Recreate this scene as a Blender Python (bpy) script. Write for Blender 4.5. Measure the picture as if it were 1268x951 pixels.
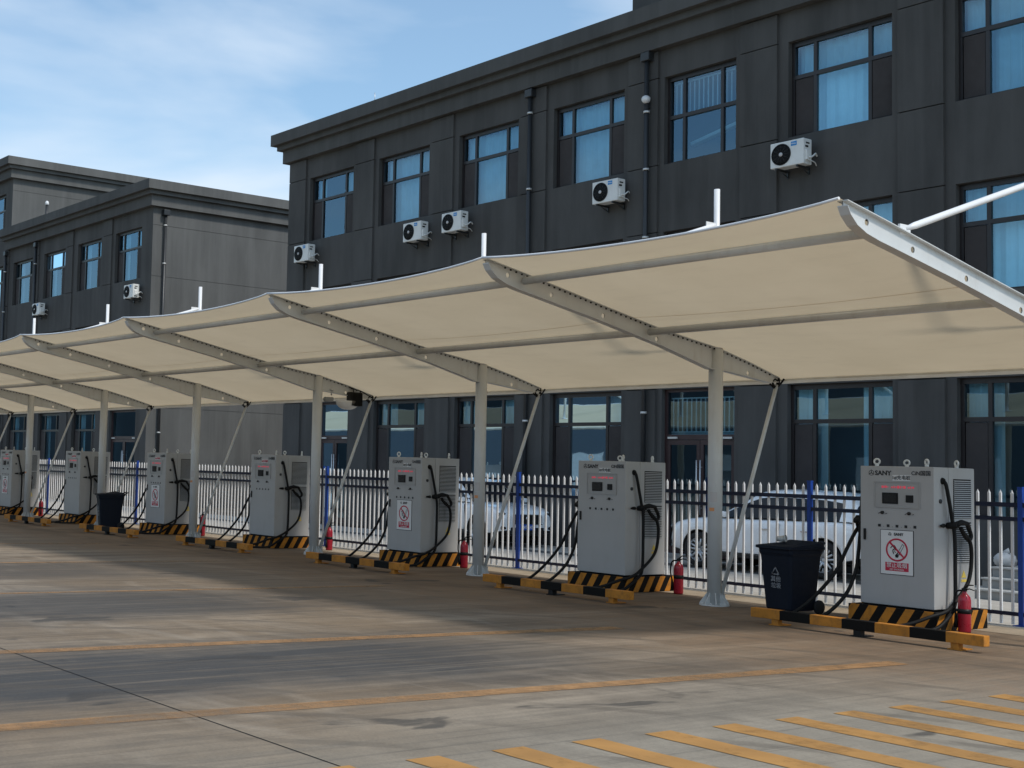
import bpy, bmesh, math, random
from math import sin, cos, pi, radians, atan2, sqrt
from mathutils import Vector, Matrix
random.seed(7)
S = bpy.context.scene
for o in list(bpy.data.objects):
    bpy.data.objects.remove(o)
C = S.collection

# ---------------------------------------------------------------- camera
cam_d = bpy.data.cameras.new('camera')
cam = bpy.data.objects.new('camera', cam_d); C.objects.link(cam); S.camera = cam
F_PX, YAW, PITCH, ROLL, EYE, CX, CY = 1626.2536, 1.0020347, 0.0650728, 0.0301515, 1.85, 299.107, 468.4
fwd = Vector((-sin(YAW)*cos(PITCH), cos(YAW)*cos(PITCH), sin(PITCH)))
rgt = Vector((cos(YAW), sin(YAW), 0)); upv = rgt.cross(fwd)
r2 = cos(ROLL)*rgt + sin(ROLL)*upv; u2 = -sin(ROLL)*rgt + cos(ROLL)*upv
M = Matrix((r2, u2, -fwd)).transposed().to_4x4(); M.translation = (0, 0, EYE)
cam.matrix_world = M
cam_d.sensor_width = 36; cam_d.lens = F_PX/1268*36
cam_d.shift_x = (634-CX)/1268; cam_d.shift_y = (CY-475.5)/1268
cam_d.clip_start = .1; cam_d.clip_end = 3000

# ---------------------------------------------------------------- sky and sun
SUN = Vector((.75, .18, 1.0)).normalized()
EL = math.asin(SUN.z); AZ = atan2(SUN.x, SUN.y)
w = bpy.data.worlds.new('World'); S.world = w; w.use_nodes = True
nt = w.node_tree; nt.nodes.clear(); L = nt.links
def wn(t, **k):
    n = nt.nodes.new(t)
    for a, b in k.items(): setattr(n, a, b)
    return n
wo = wn('ShaderNodeOutputWorld'); bg = wn('ShaderNodeBackground')
sky = wn('ShaderNodeTexSky', sky_type='NISHITA', sun_disc=False)
sky.sun_elevation = EL; sky.sun_rotation = AZ; sky.air_density = 1.0; sky.dust_density = .7; sky.ozone_density = 1.3
tc = wn('ShaderNodeTexCoord'); mp = wn('ShaderNodeMapping'); mp.inputs['Scale'].default_value = (1.1, 1.1, 3.2)
mp.inputs['Location'].default_value = (3.3, .4, .2)
nz = wn('ShaderNodeTexNoise'); nz.inputs['Scale'].default_value = 2.6; nz.inputs['Detail'].default_value = 6; nz.inputs['Roughness'].default_value = .46; nz.inputs['Distortion'].default_value = .35
rp = wn('ShaderNodeValToRGB'); rp.color_ramp.elements[0].position = .45; rp.color_ramp.elements[1].position = .63
rp.color_ramp.elements[0].color = (.13, .13, .13, 1); rp.color_ramp.elements[1].color = (.85, .85, .85, 1)
mixc = wn('ShaderNodeMix', data_type='RGBA'); mixc.inputs[7].default_value = (4.35, 5.0, 5.75, 1)
L.new(tc.outputs['Generated'], mp.inputs[0]); L.new(mp.outputs[0], nz.inputs['Vector']); L.new(nz.outputs[0], rp.inputs[0])
tint = wn('ShaderNodeMix', data_type='RGBA', blend_type='MULTIPLY'); tint.inputs[0].default_value = 1; tint.inputs[7].default_value = (.80, .97, .98, 1)
L.new(sky.outputs[0], tint.inputs[6]); L.new(rp.outputs[0], mixc.inputs[0]); L.new(tint.outputs[2], mixc.inputs[6]); L.new(mixc.outputs[2], bg.inputs[0]); L.new(bg.outputs[0], wo.inputs[0])
bg.inputs[1].default_value = .15
sl = bpy.data.lights.new('sun', 'SUN'); sun = bpy.data.objects.new('sun', sl); C.objects.link(sun)
sl.energy = 2.1; sl.angle = radians(7); sl.color = (1, .94, .86)
sun.rotation_euler = (-SUN).to_track_quat('-Z', 'Y').to_euler(); sun.location = (30, 10, 40)
S.view_settings.view_transform = 'Standard'; S.view_settings.look = 'None'
S.view_settings.exposure = 0.27; S.view_settings.gamma = 1; S.view_settings.use_curve_mapping = False
S.render.engine = 'CYCLES'
S.render.resolution_x = 1024; S.render.resolution_y = 768

# ---------------------------------------------------------------- materials
MATS = {}
class NB:
    def __init__(s, name):
        s.m = bpy.data.materials.new(name); s.m.use_nodes = True; s.t = s.m.node_tree
        s.b = s.t.nodes['Principled BSDF']; s.out = s.t.nodes['Material Output']; MATS[name] = s.m
    def n(s, t, **k):
        x = s.t.nodes.new(t)
        for a, b in k.items(): setattr(x, a, b)
        return x
    def l(s, a, b): s.t.links.new(a, b)
    def coord(s, scale=(1, 1, 1), rot=(0, 0, 0), kind='Object'):
        c = s.n('ShaderNodeTexCoord'); m = s.n('ShaderNodeMapping'); m.inputs['Scale'].default_value = scale; m.inputs['Rotation'].default_value = rot
        s.l(c.outputs[kind], m.inputs[0]); return m.outputs[0]
    def noise(s, v, scale, detail=5, rough=.55, dist=0):
        x = s.n('ShaderNodeTexNoise'); x.inputs['Scale'].default_value = scale; x.inputs['Detail'].default_value = detail
        x.inputs['Roughness'].default_value = rough; x.inputs['Distortion'].default_value = dist
        s.l(v, x.inputs['Vector']); return x.outputs[0]
    def ramp(s, v, stops, const=False):
        x = s.n('ShaderNodeValToRGB'); r = x.color_ramp
        if const: r.interpolation = 'CONSTANT'
        while len(r.elements) > 1: r.elements.remove(r.elements[0])
        r.elements[0].position = stops[0][0]; r.elements[0].color = c4(stops[0][1])
        for p, c in stops[1:]:
            e = r.elements.new(p); e.color = c4(c)
        s.l(v, x.inputs[0]); return x.outputs[0]
    def mix(s, f, a, b, mode='MIX'):
        x = s.n('ShaderNodeMix', data_type='RGBA', blend_type=mode)
        for i, v in ((0, f), (6, a), (7, b)):
            if hasattr(v, 'links'): s.l(v, x.inputs[i])
            else: x.inputs[i].default_value = v if i == 0 else c4(v)
        return x.outputs[2]
    def math(s, op, a, b=None):
        x = s.n('ShaderNodeMath', operation=op)
        for i, v in enumerate((a, b)):
            if v is None: continue
            if hasattr(v, 'links'): s.l(v, x.inputs[i])
            else: x.inputs[i].default_value = v
        return x.outputs[0]
    def bump(s, h, strength=.2, dist=.02):
        x = s.n('ShaderNodeBump'); x.inputs['Strength'].default_value = strength; x.inputs['Distance'].default_value = dist
        s.l(h, x.inputs['Height']); s.l(x.outputs[0], s.b.inputs['Normal'])
def c4(c): return (c, c, c, 1) if isinstance(c, (int, float)) else (c[0], c[1], c[2], 1)
def mat(name, col, rough=.6, metal=0, var=.12, scale=3.0, spec=.5, coat=0, emis=None, es=0, dirt=None):
    k = NB(name); b = k.b
    b.inputs['Roughness'].default_value = rough; b.inputs['Metallic'].default_value = metal; b.inputs['Specular IOR Level'].default_value = spec
    if coat: b.inputs['Coat Weight'].default_value = coat; b.inputs['Coat Roughness'].default_value = .06
    col = c4(col)[:3]
    if var:
        v = k.coord(); f = k.noise(v, scale)
        lo = [max(0, x*(1-var)) for x in col]; hi = [min(1, x*(1+var)) for x in col]
        out = k.ramp(f, [(.3, lo), (.7, hi)])
        if dirt:
            f2 = k.noise(k.coord((2.2, 2.2, .5)), 2.4, 8, .7); out = k.mix(k.ramp(f2, [(.52, 0), (.78, dirt[1])]), out, dirt[0])
        k.l(out, b.inputs['Base Color'])
        f3 = k.noise(v, scale*5); k.l(k.ramp(f3, [(.2, max(0, rough-.08)), (.8, min(1, rough+.08))]), b.inputs['Roughness'])
    else: b.inputs['Base Color'].default_value = c4(col)
    if emis: b.inputs['Emission Color'].default_value = c4(emis); b.inputs['Emission Strength'].default_value = es
    return k.m
mat('steel_white', (.62, .63, .62), .38, var=.06, scale=2, dirt=((.42, .38, .33), .5))
mat('mast_white', (.8, .8, .8), .4, var=.03)
mat('cabinet_grey', (.445, .44, .43), .42, var=.04, scale=1.5, dirt=((.36, .34, .31), .35))
mat('cabinet_panel', (.40, .395, .385), .45, var=.03)
mat('vent_dark', (.014, .014, .014), .8, var=.1, spec=.1)
mat('black_rubber', (.010, .010, .010), .6, var=.15, scale=8, spec=.2)
mat('black_plastic', (.012, .012, .012), .5, var=.1, spec=.25)
mat('screen_black', (.012, .014, .016), .12, var=0, spec=.6)
mat('galvanised', (.62, .63, .63), .35, metal=.7, var=.1)
mat('poster_white', (.78, .78, .77), .5, var=.02)
mat('poster_red', (.55, .02, .06), .5, var=.05)
mat('ink_black', (.012, .012, .013), .5, var=0)
mat('ink_grey', (.2, .2, .2), .5, var=0)
mat('label_silver', (.55, .53, .52), .45, var=.05)
mat('led_red', (.4, .03, .05), .5, var=0, emis=(1, .10, .16), es=.28)
mat('sticker_yellow', (.75, .55, .1), .5, var=.03)
mat('sticker_orange', (.75, .33, .14), .5, var=.06)
mat('fence_white', (.80, .80, .81), .4, var=.04)
mat('fence_navy', (.010, .016, .045), .4, var=.1)
mat('fence_blue', (.014, .060, .33), .38, var=.1)
mat('extinguisher_red', (.34, .008, .024), .3, var=.08, coat=.2)
mat('bin_navy', (.008, .012, .022), .6, var=.12, spec=.2)
mat('bin_print', (.25, .26, .28), .6, var=.1)
mat('ac_white', (.74, .74, .71), .45, var=.04, dirt=((.5, .47, .4), .3))
mat('ac_blue', (.02, .24, .58), .4, var=0)
mat('copper_wrap', (.66, .66, .63), .6, var=.05)
mat('frame_brown', (.022, .018, .018), .4, var=.12)
mat('screen_mesh', (.040, .034, .033), .8, var=.18, scale=1.2)
mat('curtain', (.72, .80, .82), .9, var=.08, scale=2)
mat('room_dark', (.10, .11, .115), .9, var=.2, scale=.6)
mat('pipe_dark', (.024, .026, .028), .4, var=.1)
mat('clamp_pale', (.62, .62, .6), .4, metal=.3, var=.05)
mat('plinth_grey', (.27, .26, .245), .8, var=.2, scale=4)
mat('step_stone', (.26, .265, .26), .75, var=.2, scale=3)
mat('step_edge', (.44, .44, .42), .7, var=.1)
mat('sack_grey', (.48, .49, .49), .7, var=.18, scale=6)
mat('car_white', (.86, .87, .88), .25, var=.02, coat=.8)
mat('car_glass', (.012, .016, .02), .06, var=0, spec=.4)
mat('car_black', (.010, .010, .011), .45, var=.1)
mat('tyre', (.016, .016, .017), .8, var=.15)
mat('rim_silver', (.58, .59, .6), .3, metal=.75, var=.05)
mat('chrome', (.7, .7, .72), .15, metal=1, var=0)
mat('lamp_glass', (.045, .05, .055), .1, var=.2, spec=.8, coat=.6)
mat('lamp_red', (.35, .01, .015), .15, var=0, coat=.5)
mat('plate_blue', (.02, .09, .42), .4, var=.05)
mat('door_frame', (.045, .024, .024), .4, var=.15)
mat('housing_white', (.72, .72, .72), .4, var=.03)
mat('clear_plastic', (.5, .5, .48), .25, var=.1)
mat('added_opposite_block_blue', (.045, .06, .075), .6, var=.1)
mat('block_tan', (.42, .33, .24), .9, var=.15)

def facade_mat(name, base, amt):
    k = NB(name); v = k.coord()
    a = k.noise(k.coord((.5, .5, .18)), 1.6, 6, .6); b = k.noise(v, 90, 3, .6); st = k.noise(k.coord((2.5, 2.5, .12)), 1.3, 5, .6)
    c = k.ramp(a, [(.3, [x*(1-amt) for x in base]), (.7, [x*(1+amt) for x in base])])
    c = k.mix(k.ramp(st, [(.46, 0), (.72, .55)]), c, [x*1.35+.004 for x in base]); k.l(c, k.b.inputs['Base Color'])
    k.b.inputs['Roughness'].default_value = .82; k.b.inputs['Specular IOR Level'].default_value = .3; k.bump(b, .25, .006)
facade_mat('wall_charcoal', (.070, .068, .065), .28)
facade_mat('wall_sunlit', (.108, .109, .106), .18)  # lighter copy of the charcoal: sunlight on the end faces put into the colour
facade_mat('cornice_charcoal', (.076, .075, .072), .18)

def stripe_mat(name, p, lean, sx=1, sy=1, yellow=(.60, .24, .035), duty=.5, ph=.3):
    k = NB(name); c = k.n('ShaderNodeTexCoord'); sp = k.n('ShaderNodeSeparateXYZ'); k.l(c.outputs['Object'], sp.inputs[0])
    s = k.math('ADD', k.math('MULTIPLY', sp.outputs[0], sx), k.math('MULTIPLY', sp.outputs[1], sy))
    s = k.math('SUBTRACT', s, k.math('MULTIPLY', sp.outputs[2], lean)); s = k.math('FRACT', k.math('ADD', k.math('DIVIDE', s, p), 100+ph))
    wear = k.noise(k.coord(), 9, 8, .75); wr = k.noise(k.coord(), 3, 4)
    y = k.mix(k.ramp(wear, [(.48, 0), (.66, .6)]), k.ramp(wr, [(.3, [x*.75 for x in yellow]), (.7, yellow)]), (.20, .10, .04))
    bl = k.mix(k.ramp(wear, [(.6, 0), (.8, .35)]), (.009, .008, .007), (.07, .05, .034))
    k.l(k.mix(k.math('GREATER_THAN', s, duty), y, bl), k.b.inputs['Base Color']); k.b.inputs['Roughness'].default_value = .6; k.b.inputs['Specular IOR Level'].default_value = .12
stripe_mat('hazard_stripes', .25, .62)
stripe_mat('rail_stripes', .8514, 0, 1, 0, (.58, .235, .04), ph=.001)
stripe_mat('foot_yellow', 50, 0, 1, 0, (.58, .235, .04), ph=.2)

def glass_mat(name, tint, refl):
    k = NB(name); k.t.nodes.remove(k.b)
    tr = k.n('ShaderNodeBsdfTransparent'); tr.inputs[0].default_value = c4(tint)
    gl = k.n('ShaderNodeBsdfGlossy'); gl.inputs['Roughness'].default_value = .015; gl.inputs[0].default_value = (.54, .80, 1.0, 1)
    fr = k.n('ShaderNodeFresnel'); fr.inputs[0].default_value = 1.5
    nb = k.n('ShaderNodeBump'); nb.inputs['Strength'].default_value = .03; nb.inputs['Distance'].default_value = .05
    k.l(k.noise(k.coord(), .9, 2), nb.inputs['Height']); k.l(nb.outputs[0], gl.inputs['Normal'])
    f = k.math('ADD', k.math('MULTIPLY', fr.outputs[0], 1.0), refl)
    mx = k.n('ShaderNodeMixShader'); k.l(f, mx.inputs[0]); k.l(tr.outputs[0], mx.inputs[1]); k.l(gl.outputs[0], mx.inputs[2]); k.l(mx.outputs[0], k.out.inputs[0])
glass_mat('window_glass', (.60, .87, .97), .135)

def fabric_mat():
    k = NB('membrane'); k.t.nodes.remove(k.b)
    f = k.noise(k.coord((1, 1, 1)), .8, 6, .6); st = k.noise(k.coord((.5, 2, 2)), 2.2, 6, .65)
    col = k.mix(k.ramp(st, [(.52, 0), (.80, .22)]), k.ramp(f, [(.3, (.64, .53, .365)), (.7, (.70, .585, .41))]), (.42, .33, .22))
    d = k.n('ShaderNodeBsdfDiffuse'); t = k.n('ShaderNodeBsdfTranslucent'); m = k.n('ShaderNodeMixShader'); m.inputs[0].default_value = .40
    bp = k.n('ShaderNodeBump'); bp.inputs['Strength'].default_value = .15; bp.inputs['Distance'].default_value = .05; k.l(k.noise(k.coord((.6, 1, 1)), 1.7, 3), bp.inputs['Height'])
    k.l(col, d.inputs[0]); k.l(col, t.inputs[0]); k.l(bp.outputs[0], d.inputs['Normal']); k.l(d.outputs[0], m.inputs[1]); k.l(t.outputs[0], m.inputs[2]); k.l(m.outputs[0], k.out.inputs[0])
fabric_mat()
def hem_mat():
    k = NB('hem_white'); k.t.nodes.remove(k.b); d = k.n('ShaderNodeBsdfDiffuse'); t = k.n('ShaderNodeBsdfTranslucent'); m = k.n('ShaderNodeMixShader'); m.inputs[0].default_value = .5
    for x in (d, t): k.l(k.ramp(k.noise(k.coord(), 4, 4), [(.3, (.80, .77, .70)), (.7, (.88, .86, .80))]), x.inputs[0])
    k.l(d.outputs[0], m.inputs[1]); k.l(t.outputs[0], m.inputs[2]); k.l(m.outputs[0], k.out.inputs[0])
hem_mat()

def ground_mat(name, cols, dirt, bays):
    k = NB(name); v = k.coord()
    big = k.noise(v, .16, 5, .6, .4); strk = k.noise(k.coord((1.5, .16, 1), (0, 0, radians(-3.5))), .9, 8, .62, .3); strk2 = k.noise(k.coord((6, .22, 1), (0, 0, radians(-5))), 1.3, 6, .65, .2)
    arc = k.noise(k.coord((.5, 1.6, 1), (0, 0, radians(28))), .8, 7, .6, .8); fine = k.noise(v, 38, 6, .7); mid = k.noise(v, 3.2, 7, .65, .3)
    c = k.ramp(strk, [(.34, cols[0]), (.50, cols[1]), (.66, cols[2])])
    c = k.mix(k.ramp(big, [(.38, 0), (.62, .7)]), c, cols[3])
    c = k.mix(k.ramp(strk2, [(.46, 0), (.70, .65)]), c, cols[0])
    c = k.mix(k.ramp(arc, [(.52, 0), (.72, .65)]), c, cols[2])
    if bays:
        sp = k.n('ShaderNodeSeparateXYZ'); k.l(v, sp.inputs[0])
        # tyre-blackened bay floors (position along the row) and earth washed up near the rails
        wob = k.math('MULTIPLY', k.math('SUBTRACT', k.noise(v, .5, 5), .5), 2.2)
        def band(out, lo, hi, soft):
            a = k.math('ADD', out, wob); m = k.math('ABSOLUTE', k.math('SUBTRACT', a, (lo+hi)/2))
            return k.ramp(k.math('DIVIDE', m, (hi-lo)/2+soft), [((hi-lo)/2/((hi-lo)/2+soft)*.55, 1), (1, 0)])
        ap = k.ramp(k.math('MULTIPLY', k.math('ADD', k.math('ADD', sp.outputs[0], k.math('MULTIPLY', wob, .5)), 8.2), .5), [(0, 0), (1, 1)])
        c = k.mix(k.math('MULTIPLY', ap, .62), c, (.37, .33, .262))
        sk = k.math('SUBTRACT', sp.outputs[0], k.math('MULTIPLY', sp.outputs[1], .07))
        for lo, hi, y0, y1, am in ((-12.1, -9.4, 2, 10.6, 1.0), (-17.4, -14.3, 4, 10.6, .85), (-22.7, -19.4, 6, 11, .7)):
            f = k.math('MULTIPLY', band(sk, lo, hi, .5), band(sp.outputs[1], y0, y1, 1.2)); f = k.math('MULTIPLY', f, k.ramp(strk2, [(.25, .5), (.55, 1)]))
            c = k.mix(k.math('MULTIPLY', f, am), c, (.078, .074, .070))
        f = k.math('MULTIPLY', band(sp.outputs[1], 12.0, 16.6, 1.7), k.ramp(mid, [(.25, .35), (.7, 1)])); c = k.mix(k.math('MULTIPLY', f, .72), c, dirt)
        f = k.math('MULTIPLY', band(sp.outputs[1], 13.6, 15.0, .5), k.ramp(arc, [(.4, 0), (.65, 1)])); c = k.mix(k.math('MULTIPLY', f, .55), c, (.075, .052, .036))
        spot = k.noise(k.coord((1, .6, 1)), 1.15, 4, .5, .6); c = k.mix(k.ramp(spot, [(.665, 0), (.70, .7)]), c, (.060, .055, .050))
        hair = k.noise(k.coord((16, .28, 1), (0, 0, radians(-4))), 1.0, 5, .7, .5); c = k.mix(k.ramp(hair, [(.54, 0), (.70, .45)]), c, (.10, .088, .074)); c = k.mix(k.ramp(hair, [(.30, .35), (.42, 0)]), c, cols[2])
        # tyre sweeps turning out of the bays
        wv = k.n('ShaderNodeTexWave', wave_type='RINGS', rings_direction='Z'); wv.inputs['Scale'].default_value = .33; wv.inputs['Distortion'].default_value = 1.2; wv.inputs['Detail'].default_value = 4
        k.l(k.coord((1, 1, 0), (0, 0, 0)), wv.inputs['Vector']); c = k.mix(k.math('MULTIPLY', k.ramp(wv.outputs[1], [(.90, 0), (.97, .45)]), k.ramp(arc, [(.42, 0), (.6, 1)])), c, (.11, .09, .07))
    c = k.mix(.40, c, k.ramp(fine, [(.3, .42), (.7, .98)]), 'MULTIPLY'); c = k.mix(.7, c, k.ramp(mid, [(.3, .72), (.7, 1.06)]), 'MULTIPLY')
    grit = k.noise(v, 120, 2, .5); c = k.mix(k.ramp(grit, [(.66, 0), (.74, .5)]), c, (.06, .055, .05)); c = k.mix(k.ramp(k.noise(v, 7, 6, .75, 1.2), [(.60, 0), (.72, .35)]), c, (.10, .085, .07))
    k.l(c, k.b.inputs['Base Color']); k.l(k.ramp(mid, [(.3, .72), (.7, .92)]), k.b.inputs['Roughness']); k.b.inputs['Specular IOR Level'].default_value = .25
    k.bump(k.mix(.5, fine, mid), .22, .012)
ground_mat('yard_concrete', [(.140, .110, .082), (.262, .210, .155), (.41, .335, .25), (.255, .18, .11)], (.26, .165, .098), True)
ground_mat('sunlit_lane_concrete', [(.52, .48, .42), (.60, .56, .50), (.66, .62, .56), (.54, .50, .43)], (.2, .15, .1), False)  # paler than the yard: sun on the ground behind the fence painted in
ground_mat('sunlit_strip_concrete', [(.40, .32, .225), (.50, .41, .30), (.56, .47, .35), (.42, .33, .23)], (.2, .15, .1), False)  # tan concrete, lightened to carry the sunlit band along the fence
ground_mat('kerb_paver', [(.07, .07, .07), (.12, .12, .118), (.20, .195, .19), (.10, .10, .1)], (.2, .15, .1), False)
def paint_mat(name, col, lo, hi):
    k = NB(name); w1 = k.noise(k.coord(), 5, 8, .72); w2 = k.noise(k.coord((2.5, .5, 1)), .7, 6, .6)
    k.l(k.ramp(k.noise(k.coord(), 2, 5), [(.3, [x*.72 for x in col]), (.7, col)]), k.b.inputs['Base Color']); k.b.inputs['Roughness'].default_value = .75
    k.l(k.ramp(k.mix(.5, w1, w2), [(lo, 1), (hi, .12)]), k.b.inputs['Alpha'])
paint_mat('bay_paint', (.44, .235, .095), .38, .64)
paint_mat('hatch_paint', (.47, .235, .062), .50, .74)

# ---------------------------------------------------------------- mesh helpers
class MB:
    def __init__(s): s.v = []; s.f = []; s.mi = []; s.sm = []
    def add(s, vs, fs, mi=0, smooth=False):
        n = len(s.v); s.v += [tuple(v) for v in vs]
        for f in fs: s.f.append([i+n for i in f]); s.mi.append(mi); s.sm.append(smooth)
        return s
    def box(s, x0, x1, y0, y1, z0, z1, mi=0):
        return s.add([(x0,y0,z0),(x1,y0,z0),(x1,y1,z0),(x0,y1,z0),(x0,y0,z1),(x1,y0,z1),(x1,y1,z1),(x0,y1,z1)],
                     [(0,3,2,1),(4,5,6,7),(0,1,5,4),(1,2,6,5),(2,3,7,6),(3,0,4,7)], mi)
    def bbox(s, x0, x1, y0, y1, z0, z1, b=.01, mi=0):          # bevelled box
        bm = bmesh.new(); bmesh.ops.create_cube(bm, size=1)
        for v in bm.verts: v.co = ((x0+x1)/2+v.co.x*(x1-x0), (y0+y1)/2+v.co.y*(y1-y0), (z0+z1)/2+v.co.z*(z1-z0))
        bmesh.ops.bevel(bm, geom=bm.edges[:], offset=b, segments=2, affect='EDGES', profile=.5)
        s.from_bm(bm, mi); bm.free(); return s
    def from_bm(s, bm, mi=0, smooth=False):
        bm.verts.index_update(); s.add([v.co[:] for v in bm.verts], [[v.index for v in f.verts] for f in bm.faces], mi, smooth); return s
    def tube(s, pts, r, n=10, mi=0, cap=True):                   # swept round tube; r number or list
        pts = [Vector(p) for p in pts]; rs = r if isinstance(r, (list, tuple)) else [r]*len(pts); vs = []; fs = []; pu = None
        for i, p in enumerate(pts):
            t = (pts[min(i+1, len(pts)-1)]-pts[max(i-1, 0)]).normalized()
            if pu is None: a = Vector((0, 0, 1)) if abs(t.z) < .9 else Vector((1, 0, 0)); pu = t.cross(a).normalized()
            else: pu = (pu - t*pu.dot(t)).normalized()
            q = t.cross(pu)
            for j in range(n):
                an = 2*pi*j/n; vs.append(p+rs[i]*(cos(an)*pu+sin(an)*q))
        for i in range(len(pts)-1):
            for j in range(n): fs.append((i*n+j, i*n+(j+1) % n, (i+1)*n+(j+1) % n, (i+1)*n+j))
        s.add(vs, fs, mi, True)
        if cap: s.add(vs[:n], [list(range(n))[::-1]], mi); s.add(vs[-n:], [list(range(n))], mi)
        return s
    def lathe(s, prof, o=(0,0,0), axis=(0,0,1), n=24, mi=0):     # prof [(r, h)] along axis
        ax = Vector(axis).normalized(); a = Vector((1, 0, 0)) if abs(ax.x) < .9 else Vector((0, 0, 1)); p = ax.cross(a).normalized(); q = ax.cross(p); o = Vector(o)
        vs = []; fs = []
        for r, h in prof:
            for j in range(n): an = 2*pi*j/n; vs.append(o+ax*h+r*(cos(an)*p+sin(an)*q))
        for i in range(len(prof)-1):
            for j in range(n): fs.append((i*n+j, i*n+(j+1) % n, (i+1)*n+(j+1) % n, (i+1)*n+j))
        return s.add(vs, fs, mi, True)
    def disc(s, o, axis, r, h, n=24, mi=0):
        return s.lathe([(0.0001, 0), (r, 0), (r, h), (.0001, h)], o, axis, n, mi)
    def ring(s, o, axis, r0, r1, h, n=32, mi=0):
        return s.lathe([(r0, 0), (r1, 0), (r1, h), (r0, h), (r0, 0)], o, axis, n, mi)
    def torus(s, o, axis, R, r, n=20, m=8, mi=0):
        return s.lathe([(R+r*cos(2*pi*i/m), r*sin(2*pi*i/m)) for i in range(m+1)], o, axis, n, mi)
    def mesh(s, name, mats):
        me = bpy.data.meshes.new(name); me.from_pydata(s.v, [], s.f)
        for m in (mats if isinstance(mats, (list, tuple)) else [mats]): me.materials.append(MATS[m])
        me.polygons.foreach_set('material_index', s.mi); me.polygons.foreach_set('use_smooth', s.sm)
        bm = bmesh.new(); bm.from_mesh(me); bmesh.ops.remove_doubles(bm, verts=bm.verts, dist=1e-5); bmesh.ops.recalc_face_normals(bm, faces=bm.faces)
        bm.to_mesh(me); bm.free(); me.update(); return me
    def build(s, name, mats, parent=None, loc=(0,0,0), rz=0):
        return link(name, s.mesh(name, mats), parent, loc, rz)
def link(name, me, parent=None, loc=(0,0,0), rz=0):
    o = bpy.data.objects.new(name, me); C.objects.link(o); o.location = loc; o.rotation_euler = (0, 0, rz)
    if parent: o.parent = parent
    return o
def tag(o, label=None, cat=None, group=None, kind=None):
    for k_, v_ in (('label', label), ('category', cat), ('group', group), ('kind', kind)):
        if v_: o[k_] = v_
    return o
def thing(name, label, cat, loc=(0,0,0), rz=0, group=None):
    o = bpy.data.objects.new(name, None); C.objects.link(o); o.location = loc; o.rotation_euler = (0, 0, rz); o.empty_display_size = .2
    return tag(o, label, cat, group)
def copy_tree(o, parent=None):
    c = o.copy(); C.objects.link(c); c.parent = parent
    for ch in list(o.children): copy_tree(ch, c)
    return c
def text_mesh(body, size, name='lettering', align='CENTER', bold=0.0, depth=.0015):
    cu = bpy.data.curves.new('txt', 'FONT'); cu.body = body; cu.size = size; cu.align_x = align; cu.align_y = 'CENTER'; cu.resolution_u = 2; cu.extrude = depth; cu.offset = bold
    o = bpy.data.objects.new('txt', cu); C.objects.link(o); bpy.context.view_layer.update()
    me = bpy.data.meshes.new_from_object(o.evaluated_get(bpy.context.evaluated_depsgraph_get()))
    bpy.data.objects.remove(o); bpy.data.curves.remove(cu); me.name = name
    me.transform(Matrix.Rotation(pi/2, 4, 'X'))                   # stands in XZ, faces -Y
    me.materials.clear(); return me
def text(body, size, m, parent, loc, name='lettering', align='CENTER', bold=0.0, sx=1, rz=0):
    me = text_mesh(body, size, name, align, bold)
    if sx != 1: me.transform(Matrix.Diagonal((sx, 1, 1, 1)))
    me.materials.append(MATS[m]); return link(name, me, parent, loc, rz)
def catmull(P, n=8):
    P = [Vector(p) for p in P]; out = []
    for i in range(len(P)-1):
        a, b, c, d = P[max(i-1, 0)], P[i], P[i+1], P[min(i+2, len(P)-1)]
        for k in range(n):
            t = k/n; out.append(.5*((2*b)+(c-a)*t+(2*a-5*b+4*c-d)*t*t+(3*b-a-3*c+d)*t**3))
    return out+[P[-1]]

# ---------------------------------------------------------------- setting: ground
def sheet(name, x0, x1, y0, y1, z, m, n=1):
    b = MB(); b.add([(x0,y0,z),(x1,y0,z),(x1,y1,z),(x0,y1,z)], [(0,1,2,3)])
    return tag(b.build(name, m), kind='structure')
sheet('ground', -700, 700, -700, 700, 0, 'yard_concrete')
sheet('parking_lane', -110, 30, 18.05, 24.9, .004, 'sunlit_lane_concrete')
sheet('sunlit_concrete_strip', -60, -4, 17.2, 18.05, .004, 'sunlit_strip_concrete')  # concrete strip at the fence, its sunlit look painted into the colour
sheet('kerb_strip', -42, -13.2, 22.45, 23.05, .008, 'kerb_paver')
b = MB(); b.add([(-40,5.02,.002),(4,5.02,.002),(4,5.034,.002),(-40,5.034,.002)], [(0,1,2,3)])
tag(b.build('ground_joint', 'vent_dark'), kind='structure')
def line(p, q, wd, m='bay_paint', z=.004):
    p = Vector((*p, 0)); q = Vector((*q, 0)); d = (q-p).normalized(); nn = Vector((-d.y, d.x, 0))*wd/2
    b = MB(); N = 24; vs = []
    for i in range(N+1):
        c = p.lerp(q, i/N)
        vs += [(c+nn*random.uniform(.93, 1.06)+Vector((0,0,z))), (c-nn*random.uniform(.93, 1.06)+Vector((0,0,z)))]
    b.add(vs, [(2*i, 2*i+1, 2*i+3, 2*i+2) for i in range(N)])
    return tag(b.build('painted_line', m), kind='structure')
line((-11.98, 3), (-11.05, 12.6), .23); line((-8.62, 2.2), (-7.86, 13.2), .23); line((-16.95, 5.5), (-16.3, 13.2), .14)
line((-21.9, 6.5), (-21.3, 13.2), .14); line((-26.8, 7.5), (-26.2, 13.2), .14)
for i in range(-3, 11):
    y = 5.66+i*.712; x = -6.56+.041*(y-5.6)
    line((x, y), (-1.2, y+.03), .285, 'hatch_paint', .004)

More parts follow.
